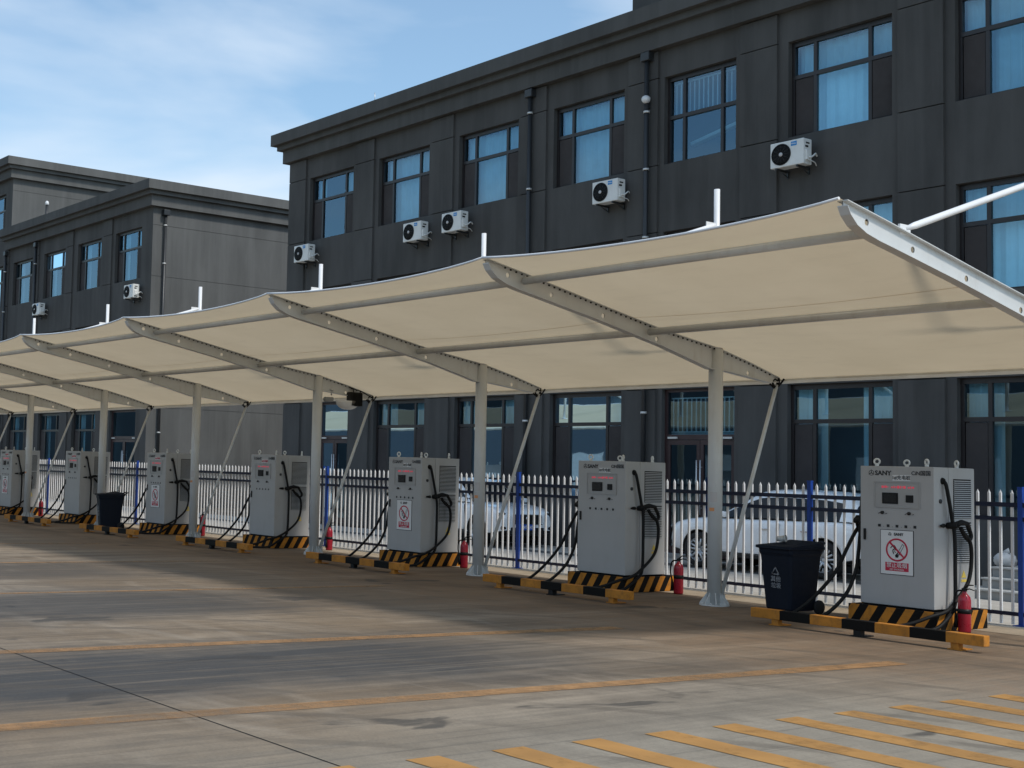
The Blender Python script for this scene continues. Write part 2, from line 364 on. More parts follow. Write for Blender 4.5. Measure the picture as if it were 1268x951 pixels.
# ---------------------------------------------------------------- setting: buildings
YB = 25.0
FL = [(3.90, 1.25), (7.65, 5.52), (11.39, 9.27)]                    # window heads and sills by storey
def wall_grid(b, x0, x1, z0, z1, openings, depth=.22, y=YB):
    xs = sorted({x0, x1} | {v for o in openings for v in o[:2]}); zs = sorted({z0, z1} | {v for o in openings for v in o[2:]})
    for i in range(len(xs)-1):
        for j in range(len(zs)-1):
            cx, cz = (xs[i]+xs[i+1])/2, (zs[j]+zs[j+1])/2
            if any(o[0] < cx < o[1] and o[2] < cz < o[3] for o in openings): continue
            b.add([(xs[i],y,zs[j]),(xs[i+1],y,zs[j]),(xs[i+1],y,zs[j+1]),(xs[i],y,zs[j+1])], [(0,1,2,3)])
    for xa, xb, za, zb in openings:
        b.add([(xa,y,za),(xb,y,za),(xb,y,zb),(xa,y,zb),(xa,y+depth,za),(xb,y+depth,za),(xb,y+depth,zb),(xa,y+depth,zb)], [(0,1,5,4),(1,2,6,5),(2,3,7,6),(3,0,4,7)])
def curtain_mesh(xa, xb, za, zb, y):
    b = MB(); n = max(6, int((xb-xa)/.035)); ph = random.random()*6; vs = []
    for i in range(n+1):
        x = xa+(xb-xa)*i/n; d = .035*sin(x*24+ph)+.02*sin(x*61+ph*2); vs += [(x, y+d, za), (x, y+d*.7, zb)]
    b.add(vs, [(2*i, 2*i+2, 2*i+3, 2*i+1) for i in range(n)], 0, True); return b
def window(parent, xa, xb, za, zb, style='plain', y=YB, cover=None):
    yf = y+.13; fr = MB(); w_ = xb-xa; m1 = xa+w_*.235; m2 = xb-w_*.235; zt = zb-(.78 if style != 'stair' else .98); t = .055
    fr.box(xa, xb, yf, yf+.07, zb-.11, zb); fr.box(xa, xb, yf, yf+.07, za, za+.05); fr.box(xa, xa+.075, yf, yf+.07, za+.05, zb-.11); fr.box(xb-.06, xb, yf, yf+.07, za+.05, zb-.11)
    fr.box(xa+.075, xb-.06, yf-.004, yf+.066, zt-t, zt+t*.6)
    for m in (m1, m2): fr.box(m-t*.7, m+t*.7, yf+.003, yf+.068, za+.05, zt-t); fr.box(m-t*.7, m+t*.7, yf+.003, yf+.068, zt+t*.6, zb-.11)
    o = fr.build('window', 'frame_brown', parent)
    g = MB(); yg = yf+.045
    def pane(x0, x1, z0, z1): g.add([(x0,yg,z0),(x1,yg,z0),(x1,yg,z1),(x0,yg,z1)], [(0,1,2,3)])
    pane(xa+.05, xb-.05, zt, zb-.08); pane(m1, m2, za+.03, zt-.02) if style != 'stair' else pane(xa+.05, xb-.05, za+.03, zt-.02)
    g.build('pane', 'window_glass', o)
    if style != 'stair':
        for x0, x1 in ((xa+.08, m1-t*.7), (m2+t*.7, xb-.065)):
            s_ = MB().box(x0+.012, x1-.012, yf+.012, yf+.05, za+.062, zt-t-.012); s_.build('insect_screen', 'screen_mesh', o)
        cv = cover if cover is not None else random.choice([1, 1, 1, .85])
        if cv >= 1: curtain_mesh(xa+.05, xb-.05, za+.03, zb-.09, y+.36).build('curtain', 'curtain', o)
        else:
            k1 = xa+w_*(.30 if cv < .8 else .22); k2 = xb-w_*(.42 if cv > .8 else .36)
            curtain_mesh(xa+.05, k1, za+.03, zb-.09, y+.36).build('curtain', 'curtain', o); curtain_mesh(k2, xb-.05, za+.03, zb-.09, y+.36).build('curtain', 'curtain', o)
    else:
        rl = MB(); n = 15
        for i in range(n): x = xa+.1+(w_-.2)*i/(n-1); rl.box(x-.014, x+.014, y+.32, y+.344, zt+.02, zb-.16)
        rl.box(xa+.05, xb-.05, y+.315, y+.35, zt-.02, zt+.02); rl.box(xa+.05, xb-.05, y+.315, y+.35, zb-.16, zb-.12); rl.build('stair_railing', 'mast_white', o)
        sl_ = MB(); z0 = za+.75
        sl_.add([(xa+.05,y+.9,z0-.15),(xb-.05,y+.9,z0+.22),(xb-.05,y+.9,z0+.30),(xa+.05,y+.9,z0-.07),(xa+.05,y+1.05,z0-.15),(xb-.05,y+1.05,z0+.22),(xb-.05,y+1.05,z0+.30),(xa+.05,y+1.05,z0-.07)],
                [(0,1,2,3),(7,6,5,4),(3,2,6,7),(0,4,5,1)]); sl_.build('stair_handrail', 'curtain', o)
    return o
def door(parent, xa, xb, zb, ztr, y=YB, both=True):
    yf = y+.12; fr = MB(); t = .07; xm = (xa+xb)/2
    fr.box(xa, xa+t, yf, yf+.08, .02, zb); fr.box(xb-t, xb, yf, yf+.08, .02, zb); fr.box(xa+t, xb-t, yf, yf+.08, zb-t, zb); fr.box(xa+t, xb-t, yf-.004, yf+.07, ztr, ztr+.12)
    o = fr.build('door', 'door_frame', parent)
    MB().add([(xa+t,yf+.045,ztr+.1),(xb-t,yf+.045,ztr+.1),(xb-t,yf+.045,zb-t),(xa+t,yf+.045,zb-t)], [(0,1,2,3)]).build('pane', 'window_glass', o)
    for x0, x1, hs in ((xa+t, xm-.006, 1), (xm+.006, xb-t, -1)):
        lf = MB(); z0, z1 = .05, ztr-.01
        lf.box(x0, x0+.09, yf, yf+.05, z0, z1); lf.box(x1-.09, x1, yf, yf+.05, z0, z1); lf.box(x0+.09, x1-.09, yf, yf+.05, z1-.11, z1); lf.box(x0+.09, x1-.09, yf, yf+.05, z0, z0+.2)
        lf.add([(x0+.09,yf+.03,z0+.2),(x1-.09,yf+.03,z0+.2),(x1-.09,yf+.03,z1-.11),(x0+.09,yf+.03,z1-.11)], [(0,1,2,3)], 1)
        lf.build('door_leaf', ['door_frame', 'window_glass'], o)
        hx = x1-.045 if hs > 0 else x0+.045
        MB().tube([(hx, yf-.06, 1.0), (hx, yf-.06, 2.25)], .016, 8).box(hx-.01, hx+.01, yf-.06, yf, 1.15, 1.17).box(hx-.01, hx+.01, yf-.06, yf, 2.08, 2.10).build('door_handle', 'galvanised', o)
        cx = x0+.05 if hs > 0 else x1-.3
        MB().box(cx, cx+.26, yf-.05, yf-.004, ztr+.02, ztr+.065).build('door_closer', 'clamp_pale', o)
    if both:
        rl = MB()
        for i in range(15): x = xa+.1+(xb-xa-.2)*i/14; rl.box(x-.012, x+.012, y+.30, y+.325, ztr+.2, zb-.22)
        rl.box(xa+.05, xb-.05, y+.295, y+.33, zb-.22, zb-.19); rl.box(xa+.05, xb-.05, y+.295, y+.33, ztr+.17, ztr+.2); rl.build('stair_railing', 'mast_white', o)
        MB().box(xa+.05, xb-.05, y+.30, y+1.2, ztr+.02, ztr+.15).build('landing_slab', 'curtain', o)
    return o
def downpipe(parent, x, y, z0, z1, clamps):
    p = MB().tube([(x, y, z0), (x, y, z1)], .06, 10).bbox(x-.13, x+.13, y-.10, y+.10, z1, z1+.22, .02); o = p.build('downpipe', 'pipe_dark', parent)
    for z in clamps: MB().lathe([(.068, -.025), (.075, -.025), (.075, .025), (.068, .025)], (x, y, z), n=12).build('pipe_clamp', 'clamp_pale', o)
JOINTS = [.05, 3.90, 5.52, 7.65, 9.27, 11.39, 12.06]
def pilaster(parent, xa, xb, y=YB, pr=.065, m='wall_charcoal'):
    b = MB(); g = .011
    for z0, z1 in zip(JOINTS[:-1], JOINTS[1:]): b.box(xa, xb, y-pr, y+.002, z0+g, z1-g)
    return b.build('pilaster', m, parent)
def cornice(parent, x0, x1, y0, y1, zs, name='cornice', m='cornice_charcoal', m2='cornice_charcoal'):
    b = MB()
    for z0, z1, pr in zs:
        b.box(x0-pr, x1+pr, y0-pr, y1+pr, z0, z1); b.mi[-3] = 1       # the end face can take the sunlit tone painted on the end wall
    return b.build(name, [m, m2], parent)

# --- the long charcoal office block
B1 = thing('office_building', 'long charcoal three storey block with curtained windows rising behind the fabric canopy', 'building', (0, 0, 0))
X0, X1_, YBACK = -36.38, -3.0, 39.0
wins = []                                                            # (xa, xb, style)
for i, xr in enumerate([-7.71, -11.37, -15.01, -18.70, -21.92, -25.57, -29.22, -32.87]):
    wins.append((xr-(2.0 if i == 3 else 2.36), xr, 'stair' if i == 3 else 'plain'))
ops = []
for i, (xa, xb, st) in enumerate(wins):
    for f, (zh, zsill) in enumerate(FL):
        if f == 0 and i in (3, 7): ops.append((xa, xb, .02, zh)) if i == 3 else ops.append((xa+.75, xb, .02, zh))
        else: ops.append((xa, xb, zsill, zh))
b = MB(); wall_grid(b, X0, X1_, 0, 12.1, ops)
b.add([(X0,YB,0),(X0,YBACK,0),(X0,YBACK,12.1),(X0,YB,12.1)], [(0,1,2,3)]); b.add([(X1_,YB,0),(X1_,YBACK,0),(X1_,YBACK,12.1),(X1_,YB,12.1)], [(0,1,2,3)])
b.add([(X0,YBACK,0),(X1_,YBACK,0),(X1_,YBACK,12.1),(X0,YBACK,12.1)], [(0,1,2,3)])
b.build('wall', 'wall_charcoal', B1)
MB().box(X0+.3, X1_-.3, YB+1.5, YB+1.6, .02, 12.0).box(X0+.3, X1_-.3, YB+.25, YB+1.5, 4.55, 4.6).box(X0+.3, X1_-.3, YB+.25, YB+1.5, 8.25, 8.3).build('inner_wall', 'room_dark', B1)
for xa, xb in ((-36.36, -35.41), (-32.72, -31.77), (-29.07, -28.13), (-25.45, -24.50), (-21.76, -20.85), (-18.55, -17.61), (-14.86, -13.93), (-11.2, -10.28), (-7.55, -6.6)):
    pilaster(B1, xa, xb)
covers = {(0,2):1,(1,2):1,(2,2):1,(4,2):1,(5,2):1,(6,2):1,(7,2):.8}
for i, (xa, xb, st) in enumerate(wins):
    for f, (zh, zsill) in enumerate(FL):
        if f == 0 and i == 3: door(B1, xa, xb, zh, 2.72)
        elif f == 0 and i == 7: door(B1, xa+.75, xb, zh, 2.72, both=False)
        else: window(B1, xa, xb, zsill, zh, st, cover=covers.get((i, f), .7 if f == 0 else None))
cornice(B1, X0, X1_, YB, YBACK, [(12.08, 12.52, .21), (12.522, 12.69, .36), (12.692, 13.07, .52)])
blk = MB().box(-21.72, X1_, YB+.02, YBACK-3, 13.0, 16.0); blk.build('stair_tower', 'wall_charcoal', B1)
cornice(B1, -21.72, X1_, YB+.02, YBACK-3, [(15.7, 16.1, .21), (16.102, 16.3, .36), (16.302, 16.7, .52)], 'tower_cornice')
downpipe(B1, -25.0, YB-.15, .1, 11.82, [1.1, 3.2, 5.3, 7.35, 9.35, 11.4]); downpipe(B1, -21.10, YB-.16, .1, 11.84, [1.0, 3.35, 5.5, 7.55, 9.2, 10.6])
MB().box(-22.3, -19.3, YB-.55, YB-.10, .008, .10).build('doorstep', 'plinth_grey', B1)

# --- the block with the sunlit end wall beyond the gap, with its taller middle
B2 = thing('office_building', 'charcoal block with sunlit plain grey end wall beyond the gap between buildings', 'building', (0, 0, 0))
XE, XT, XF, YB2 = -46.06, -60.75, -86.0, 46.0
ops = []; w2 = []
for xr in (-46.98, -50.63, -54.28, -57.95):
    w2.append((xr-2.32, xr))
w3 = [(xr-2.32, xr) for xr in (-61.6, -65.25, -68.9, -72.55, -76.2, -79.85)]
for i, (xa, xb) in enumerate(w2+w3):
    for f, (zh, zsill) in enumerate(FL):
        ops.append((xa+.0, xb, .02 if (f == 0 and i == 0) else zsill, zh))
    if i >= 4: ops.append((xa, xb, 13.0, 15.05))
b = MB(); wall_grid(b, XT, XE, 0, 12.1, [o for o in ops if o[1] > XT]); wall_grid(b, XF, XT, 0, 15.75, [o for o in ops if o[1] < XT])
b.add([(XF,YB,0),(XF,YB2,0),(XF,YB2,15.75),(XF,YB,15.75)], [(0,1,2,3)]); b.add([(XF,YB2,0),(XE,YB2,0),(XE,YB2,12.1),(XF,YB2,12.1)], [(0,1,2,3)])
b.build('wall', 'wall_charcoal', B2)
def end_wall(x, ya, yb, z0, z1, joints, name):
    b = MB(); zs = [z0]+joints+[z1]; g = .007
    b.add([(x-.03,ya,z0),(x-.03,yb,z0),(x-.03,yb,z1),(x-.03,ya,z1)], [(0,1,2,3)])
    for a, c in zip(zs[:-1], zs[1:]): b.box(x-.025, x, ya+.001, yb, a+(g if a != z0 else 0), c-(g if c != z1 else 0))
    return b.build(name, 'wall_sunlit', B2)
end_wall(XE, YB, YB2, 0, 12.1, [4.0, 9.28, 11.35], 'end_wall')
end_wall(XT, YB+.001, YB2, 12.9, 15.75, [15.1], 'upper_end_wall')
MB().box(XF+.3, XE-.3, YB+1.5, YB+1.6, .02, 12.0).build('inner_wall', 'room_dark', B2)
MB().box(XF+.3, XT-.3, YB+1.5, YB+1.6, 12.5, 15.5).build('inner_wall', 'room_dark', B2)
for xa, xb in ((-50.40, -49.55), (-54.10, -53.38), (-57.75, -57.12), (-61.4, -60.76), (-65.0, -64.2), (-68.7, -67.9)): pilaster(B2, xa, xb)
for i, (xa, xb) in enumerate(w2+w3):
    for f, (zh, zsill) in enumerate(FL):
        if f == 0 and i == 0: door(B2, xa, xb, zh, 2.72, both=False)
        else: window(B2, xa, xb, zsill, zh, 'plain', cover=.7)
    if i >= 4: window(B2, xa, xb, 13.0, 15.05, 'plain', cover=.8)
cornice(B2, XT, XE, YB, YB2, [(12.08, 12.52, .21), (12.522, 12.69, .36), (12.692, 13.07, .52)], m2='wall_sunlit')
cornice(B2, XF, XT, YB, YB2, [(15.7, 16.13, .21), (16.132, 16.3, .36), (16.302, 16.69, .52)], 'tower_cornice', m2='wall_sunlit')
downpipe(B2, -57.35, YB-.12, .1, 11.8, [2, 4.5, 7, 9, 11]); downpipe(B2, -60.95, YB-.15, .1, 11.8, [2, 4.5, 7, 9, 11])
def side_pipe():
    x, y = XE+.10, 25.52
    o = MB().tube([(x, y, .1), (x, y, 11.75)], .06, 10).bbox(x-.12, x+.13, y-.14, y+.14, 11.75, 11.98, .02).build('downpipe', 'pipe_dark', B2)
    for z in (1.6, 3.0, 5.2, 7.6, 9.8, 11.35): MB().lathe([(.068, -.025), (.075, -.025), (.075, .025), (.068, .025)], (x, y, z), n=12).build('pipe_clamp', 'clamp_pale', o)
side_pipe()
vp_ = thing('vent_pipe', 'thin roof vent pipe with a white cap in front of the taller sunlit wall', 'pipe', (-57.9, 25.6, 13.55))
MB().tube([(0,0,-1.3), (0,0,.45)], .07, 10).build('pipe', 'pipe_dark', vp_); MB().lathe([(.001,.66),(.06,.63),(.095,.54),(.095,.45),(.05,.44)], n=14).build('pipe_cap', 'housing_white', vp_)
rod = thing('lightning_rod', 'thin lightning rod on the roof edge of the charcoal block', 'rod', (-31.5, 24.7, 13.07))
MB().tube([(0,0,-.02), (0,0,.32)], .012, 6).disc((0,0,-.005), (0,0,1), .06, .03, 10).build('spike', 'galvanised', rod)
lamp = thing('wall_lamp', 'small white round lamp fixed on the downpipe near the stair window', 'lamp', (-21.08, 24.72, 10.9))
MB().lathe([(.001,-.02),(.07,-.01),(.095,.04),(.095,.12),(.05,.14)], axis=(0,1,0), n=16).build('lamp_shade', 'housing_white', lamp); MB().box(-.03, .03, .1, .2, -.2, .0).build('bracket', 'pipe_dark', lamp)

ob_ = thing('added_opposite_block', 'long dark block across the yard behind the viewer, added for the windows to mirror', 'building', (0, -62, 0))  # unseen block, added so the windows have something dark to reflect
MB().box(-290, 80, -20, 0, 0, 15.2).build('wall', 'added_opposite_block_blue', ob_); MB().box(-290.4, 80.4, -20.4, .4, 15.202, 15.8).build('roof', 'plinth_grey', ob_)  # wall and roof of the added unseen block
for i in range(20): MB().box(-114+i*8.6, -109.5+i*8.6, .0, .06, .02, 4.2).build('added_block_shutter', 'step_edge', ob_)
# --- air conditioners on the facades
def make_ac():
    t = thing('ac_unit', '', 'air conditioner')
    W, D, H = .80, .29, .55
    c = MB().bbox(0, W, 0, D, 0, H, .018); cs = c.build('casing', 'ac_white', t)
    fc = (W*.335, -.004, H*.5)
    g = MB().ring((fc[0], .0, fc[2]), (0,-1,0), .215, .232, .014, 32, 1); g.disc((fc[0], .0, fc[2]), (0,-1,0), .214, .006, 32, 0)
    for r in (.06, .09, .12, .15, .18): g.torus((fc[0], -.012, fc[2]), (0,-1,0), r, .0028, 28, 5, 2)
    for a in range(12): g.tube([(fc[0]+.05*cos(a*pi/6), -.012, fc[2]+.05*sin(a*pi/6)), (fc[0]+.213*cos(a*pi/6), -.012, fc[2]+.213*sin(a*pi/6))], .003, 5, 2)
    g.build('fan_grille', ['vent_dark', 'black_plastic', 'pipe_dark'], t)
    MB().disc((fc[0], -.012, fc[2]), (0,-1,0), .042, .012, 18).build('fan_hub', 'label_silver', t)
    lp = MB().bbox(W*.63, W*.80, -.006, .004, H*.76, H*.93, .002).build('badge', 'ac_blue', t)
    text('Midea', .045, 'poster_white', lp, (W*.715, -.0075, H*.845))
    v = MB().bbox(W-.002, W+.045, .05, .22, .08, .30, .012, 0); v.box(W+.001, W+.006, .06, .16, .36, .40, 1); v.box(W+.001, W+.006, .08, .2, .44, .47, 1); v.build('valve_cover', ['ac_white', 'vent_dark'], t)
    p = catmull([(W+.03, .12, .16), (W+.09, .12, .13), (W+.11, .2, .18), (W+.07, .32, .24), (W+.03, .42, .2)], 5)
    MB().tube(p, .018, 8).tube(catmull([(W+.03, .16, .12), (W+.06, .16, .07), (W+.06, .3, .05), (W+.02, .42, .0)], 5), .012, 7).build('refrigerant_pipe', 'copper_wrap', t)
    for x in (.14, .64):
        MB().box(x-.02, x+.02, .0, .44, -.04, 0).box(x-.018, x+.018, .40, .44, -.16, -.04).tube([(x, .16, -.04), (x, .41, -.14)], .010, 6).build('bracket', 'pipe_dark', t)
    return t
ac0 = make_ac()
AC = [(-17.50, 8.53, 'white air conditioner on the charcoal wall below the widest curtained window beside the stair window'),
      (-22.53, 8.52, 'white air conditioner on the charcoal wall between the two black downpipes'),
      (-28.13, 8.55, 'white air conditioner mounted over the pilaster, right of its close neighbour'),
      (-29.83, 8.50, 'white air conditioner below a curtained window, left of its close neighbour'),
      (-35.44, 8.53, 'white air conditioner at the far end corner of the charcoal block'),
      (-47.55, 8.42, 'white air conditioner beside the sunlit end wall of the farther block'),
      (-56.75, 8.46, 'farthest white air conditioner, above the tip of a canopy mast')]
for i, (x, z, lb) in enumerate(AC):
    a = ac0 if i == 0 else copy_tree(ac0)
    a.location = (x, YB-.44, z); tag(a, lb, 'air conditioner', 'air conditioners on the facades')
    if i == 3: a.name = 'ac_unit'

# ---------------------------------------------------------------- the tensile canopy
XC, SP, YC = -12.483, 4.978, 16.26
TOP = [(11.64, 4.585), (12.3, 4.465), (13.0, 4.33), (14.0, 4.135), (15.03, 3.94), (16.26, 3.765), (17.0, 3.60), (17.757, 3.40)]
def ztop(y):
    for (a, za), (c, zc) in zip(TOP[:-1], TOP[1:]):
        if y <= c: return za+(zc-za)*(y-a)/(c-a)
    a, c = TOP[-2], TOP[-1]; return c[1]+(c[1]-a[1])/(c[0]-a[0])*(y-c[0])
CAN = thing('canopy_shelter', 'long cream fabric canopy on white steel posts and beams over the chargers', 'canopy', (XC, YC, 0))
def gx(i): return -SP*(i-1)                                         # frame i, local x
def beam_mesh(sides=(-1, 1)):
    top = [(y-YC, ztop(y)) for y in [11.66+i*(17.70-11.66)/30 for i in range(31)]]
    bot = [(17.70, 3.34), (17.47, 3.325), (16.9, 3.385), (16.42, 3.435), (16.10, 3.44), (15.03, 3.70), (13.6, 3.985), (12.6, 4.165), (12.2, 4.235), (11.98, 4.285), (11.82, 4.35), (11.71, 4.44), (11.66, 4.52)]
    bot = [(y-YC, z) for y, z in bot]
    bm = bmesh.new(); t = .006
    poly = top+bot; vs = [bm.verts.new((0, y, z)) for y, z in poly]; ed = [bm.edges.new((vs[i], vs[(i+1) % len(vs)])) for i in range(len(vs))]
    for hy in (12.05, 12.85, 13.85, 14.95, 17.0):
        zc = ztop(hy)-(.16 if hy > 14.5 else .13) if hy > 12.2 else ztop(hy)-.10
        hv = [bm.verts.new((0, hy-YC+.034*cos(a*pi/7), zc+.034*sin(a*pi/7))) for a in range(14)]; ed += [bm.edges.new((hv[i], hv[(i+1) % 14])) for i in range(14)]
    bmesh.ops.triangle_fill(bm, edges=ed, use_beauty=True)
    b = MB(); b.from_bm(bm); bm.free()
    web = [(v[0]-t, v[1], v[2]) for v in b.v]; web2 = [(v[0]+t, v[1], v[2]) for v in b.v]; fs = b.f; o = MB(); o.add(web, fs); o.add(web2, fs)
    def flange(line, hw, th, sgn):
        vs = []
        for y, z in line: vs += [(-hw, y, z), (hw, y, z), (hw, y, z+sgn*th), (-hw, y, z+sgn*th)]
        f = []
        for i in range(len(line)-1):
            for j in range(4): f.append((4*i+j, 4*i+(j+1) % 4, 4*i+4+(j+1) % 4, 4*i+4+j))
        f.append((0,1,2,3)); n4 = 4*(len(line)-1); f.append((n4+3, n4+2, n4+1, n4)); o.add(vs, f)
    flange(top, .055, .010, -1); flange(bot, .055, .010, 1)
    for i in range(56):
        y = 11.95+i*.1; z = ztop(y)-.026
        for sx in sides: o.box(sx*.056-.006, sx*.056+.006, y-YC-.012, y-YC+.012, z-.022, z, 1)
    return o.mesh('beam', ['steel_white', 'vent_dark'])
bme = beam_mesh(); bme0 = beam_mesh((-1,))
cm = MB(); cm.tube([(0,0,.02), (0,0,3.76)], .102, 20, 0)
for a in range(8):
    d = Vector((cos(a*pi/4), sin(a*pi/4), 0)); n_ = Vector((-d.y, d.x, 0))*.005
    p = [d*.09+Vector((0,0,.02)), d*.205+Vector((0,0,.02)), d*.205+Vector((0,0,.04)), d*.10+Vector((0,0,.19))]
    cm.add([q-n_ for q in p]+[q+n_ for q in p], [(0,1,2,3),(7,6,5,4),(0,4,5,1),(1,5,6,2),(2,6,7,3)])
cme = cm.mesh('column', 'steel_white')
bp_ = MB().disc((0,0,.002), (0,0,1), .21, .014, 20)
for a in range(8): bp_.disc((.18*cos(a*pi/4+.39), .18*sin(a*pi/4+.39), .02), (0,0,1), .016, .025, 6)
bpm = bp_.mesh('base_plate', 'steel_white')
mm = MB().tube([(0,0,3.74), (0,0,6.13)], .043, 12).box(-.006, .006, -.16, .16, 5.38, 5.5).box(-.006, .006, -.24, 0, 5.46, 5.62).disc((0,0,3.76),(0,0,1),.11,.015,16)
for dx, dy in ((1,0),(-1,0),(0,1)):
    e_ = Vector((-dy, dx, 0))*.005; a_ = Vector((dx, dy, 0)); p_ = [a_*.04+Vector((0,0,5.36)), a_*.15+Vector((0,0,5.36)), a_*.15+Vector((0,0,5.40)), a_*.04+Vector((0,0,5.60))]; mm.add([q-e_ for q in p_]+[q+e_ for q in p_], [(0,1,2,3),(7,6,5,4),(0,4,5,1),(1,5,6,2),(2,6,7,3)])
mm.box(-.09, .09, -.09, .09, 5.335, 5.36)
mme = mm.mesh('mast', 'mast_white')
rm = MB().tube([(0,12.73-YC,4.43), (0,12.9-YC,4.485), (0,16.05-YC,5.53), (0,16.22-YC,5.585)], [.02,.037,.037,.02], 10).box(-.012,.012,12.62-YC,12.80-YC,4.36,4.47)
rme = rm.mesh('stay_rod', 'mast_white')
st = MB().tube([(0,16.40-YC,.10), (0,17.70-YC,3.30)], .03, 10).box(-.02, .02, 16.36-YC, 16.48-YC, .05, .16); sme = st.mesh('strut', 'steel_white')
tm = MB().torus((0,17.66-YC,3.33),(1,0,0),.055,.016,14,6).torus((.02,17.72-YC,3.36),(.7,.7,0),.05,.014,12,6).tube(catmull([(-.05,17.6-YC,3.32),(0,17.66-YC,3.25),(.04,17.74-YC,3.32),(.08,17.77-YC,3.40)],5),.014,6); tme = tm.mesh('edge_tie','black_rubber')
n_fr = 10
for i in range(n_fr):
    x = gx(i); loc = (x, 0, 0)
    c = link('column', cme, CAN, loc); link('base_plate', bpm, c); link('mast', mme, c)
    if i in (1, 2, 4, 6):
        for nm, z0, z1, a0, a1, mm_ in (('notice_sticker', 1.50, 1.65, -1.62, -.62, 'label_silver'), ('number_sticker', 1.37, 1.42, -1.75, -1.0, 'sticker_orange')):
            q = MB(); m8 = 8; q.add([(.1035*cos(a0+(a1-a0)*k_/m8), .1035*sin(a0+(a1-a0)*k_/m8), z) for k_ in range(m8+1) for z in (z0, z1)], [(2*k_, 2*k_+2, 2*k_+3, 2*k_+1) for k_ in range(m8)], 0, True); q.build(nm, mm_, c)
    link('beam', bme if i else bme0, CAN, loc)
    link('strut', sme, CAN, loc); link('stay_rod', rme, CAN, loc); link('edge_tie', tme, CAN, loc)
for yy, dz in ((12.29, -.115), (14.73, -.12)):
    for i in range(n_fr-1):
        MB().tube([(gx(i)-.06, yy-YC, ztop(yy)+dz), (gx(i+1)+.06, yy-YC, ztop(yy)+dz)], .052, 12).build('purlin', 'steel_white', CAN)
def membrane():
    NU, NV = 22, 34; b = MB(); vs = []
    for iu in range(NU+1):
        u = iu/NU; s_ = 4*u*(1-u); x = -SP*u
        y0 = 11.60+.15*s_**.8; y1 = 17.80-.14*s_**.8
        for iv in range(NV+1):
            v = iv/NV; y = y0+(y1-y0)*v
            z = ztop(y)+.004
            sagf = sin(pi*min(1, max(0, (y-12.29)/(14.73-12.29))))*.05 if 12.29 < y < 14.73 else (sin(pi*min(1, (y-14.73)/3.0))*.06 if y >= 14.73 else .02*(12.29-y)/.65)
            z -= s_*(sagf+.035); vs.append((x, y-YC, z))
    b.add(vs, [(i*(NV+1)+j, i*(NV+1)+j+1, (i+1)*(NV+1)+j+1, (i+1)*(NV+1)+j) for i in range(NU) for j in range(NV)], 0, True)
    # overlapped seam, doubled cloth
    for ys in (14.42, 11.95):
        vs = []
        for iu in range(NU+1):
            u = iu/NU; s_ = 4*u*(1-u)
            sg = sin(pi*min(1, max(0, (ys-12.29)/2.44)))*.05 if ys > 12.29 else .02*(12.29-ys)/.65
            for d in (-.007, .007): vs.append((-SP*u, ys+d-YC, ztop(ys+d)+.004-s_*(sg+.035)-.006))
        if ys > 13: b.add(vs, [(2*i, 2*i+1, 2*i+3, 2*i+2) for i in range(NU)], 0, True)
    hem = MB(); hv = []
    for iu in range(NU+1):
        u = iu/NU; s_ = 4*u*(1-u); y1 = 17.80-.14*s_**.8; z = ztop(y1)+.004-s_*(.06*sin(pi*(y1-14.73)/3.0 if y1 < 17.73 else pi)+.035)
        hv.append((-SP*u, y1-YC, z-.012))
    hem.tube(hv, .014, 8)
    hem.add([q for p in hv for q in ((p[0], p[1], p[2]+.012), (p[0], p[1]+.065, p[2]-.012))], [(2*i, 2*i+2, 2*i+3, 2*i+1) for i in range(NU)])
    hem.add([q for p in hv for q in ((p[0], p[1]-.004, p[2]-.004), (p[0], p[1]-.002, p[2]-.062))], [(2*i, 2*i+2, 2*i+3, 2*i+1) for i in range(NU)])
    hv = []
    for iu in range(NU+1):
        u = iu/NU; s_ = 4*u*(1-u); y0 = 11.60+.15*s_**.8
        hv.append((-SP*u, y0-YC, ztop(y0)+.004-s_*(.02*(12.29-y0)/.65+.035)-.004))
    hem2 = MB().tube(hv, .016, 8)
    return b.mesh('fabric_panel', 'membrane'), hem.mesh('edge_hem', 'hem_white'), hem2.mesh('edge_hem', 'mast_white')
fme, hme, hme2 = membrane()
for i in range(n_fr-1):
    p = link('fabric_panel', fme, CAN, (gx(i), 0, 0)); link('edge_hem', hme, p); link('edge_hem', hme2, p)

# lamp and camera hanging from the third frame
xl = XC-2*SP
t = thing('floodlight', 'black finned lamp with a white rounded shade hanging under the canopy beam', 'lamp', (xl+.06, 16.95, 3.28))
hb = MB().bbox(-.05, .12, .06, .36, -.13, .17, .015)
for k in range(9): hb.box(.12, .150, .075+k*.032, .088+k*.032, -.12, .15)
hb.build('heat_sink', 'black_plastic', t)
lb_ = MB(); vs_ = []; nu, nv = 9, 20
for iu in range(nu):
    a_ = pi/2*iu/(nu-1)
    for iv in range(nv): th_ = 2*pi*iv/nv; vs_.append((.02+.125*cos(th_)*cos(a_), .04+.30*sin(th_)*cos(a_)**.8, -.02-.19*sin(a_)))
lb_.add(vs_, [(iu*nv+iv, iu*nv+(iv+1) % nv, (iu+1)*nv+(iv+1) % nv, (iu+1)*nv+iv) for iu in range(nu-1) for iv in range(nv)]+[list(range(nv))], 0, True); lb_.build('lamp_shade', 'housing_white', t)
MB().tube([(.02,.2,.16),(.0,.2,.24),(-.04,.15,.27)], .012, 7).tube(catmull([(0,.22,.24),(.03,.4,.2),(.02,.6,.12),(0,.75,.09)],5), .01, 6).build('bracket', 'black_rubber', t)
t = thing('security_camera', 'small silver camera hanging from the beam beside the lamp and post', 'camera', (xl, 16.6, 3.36))
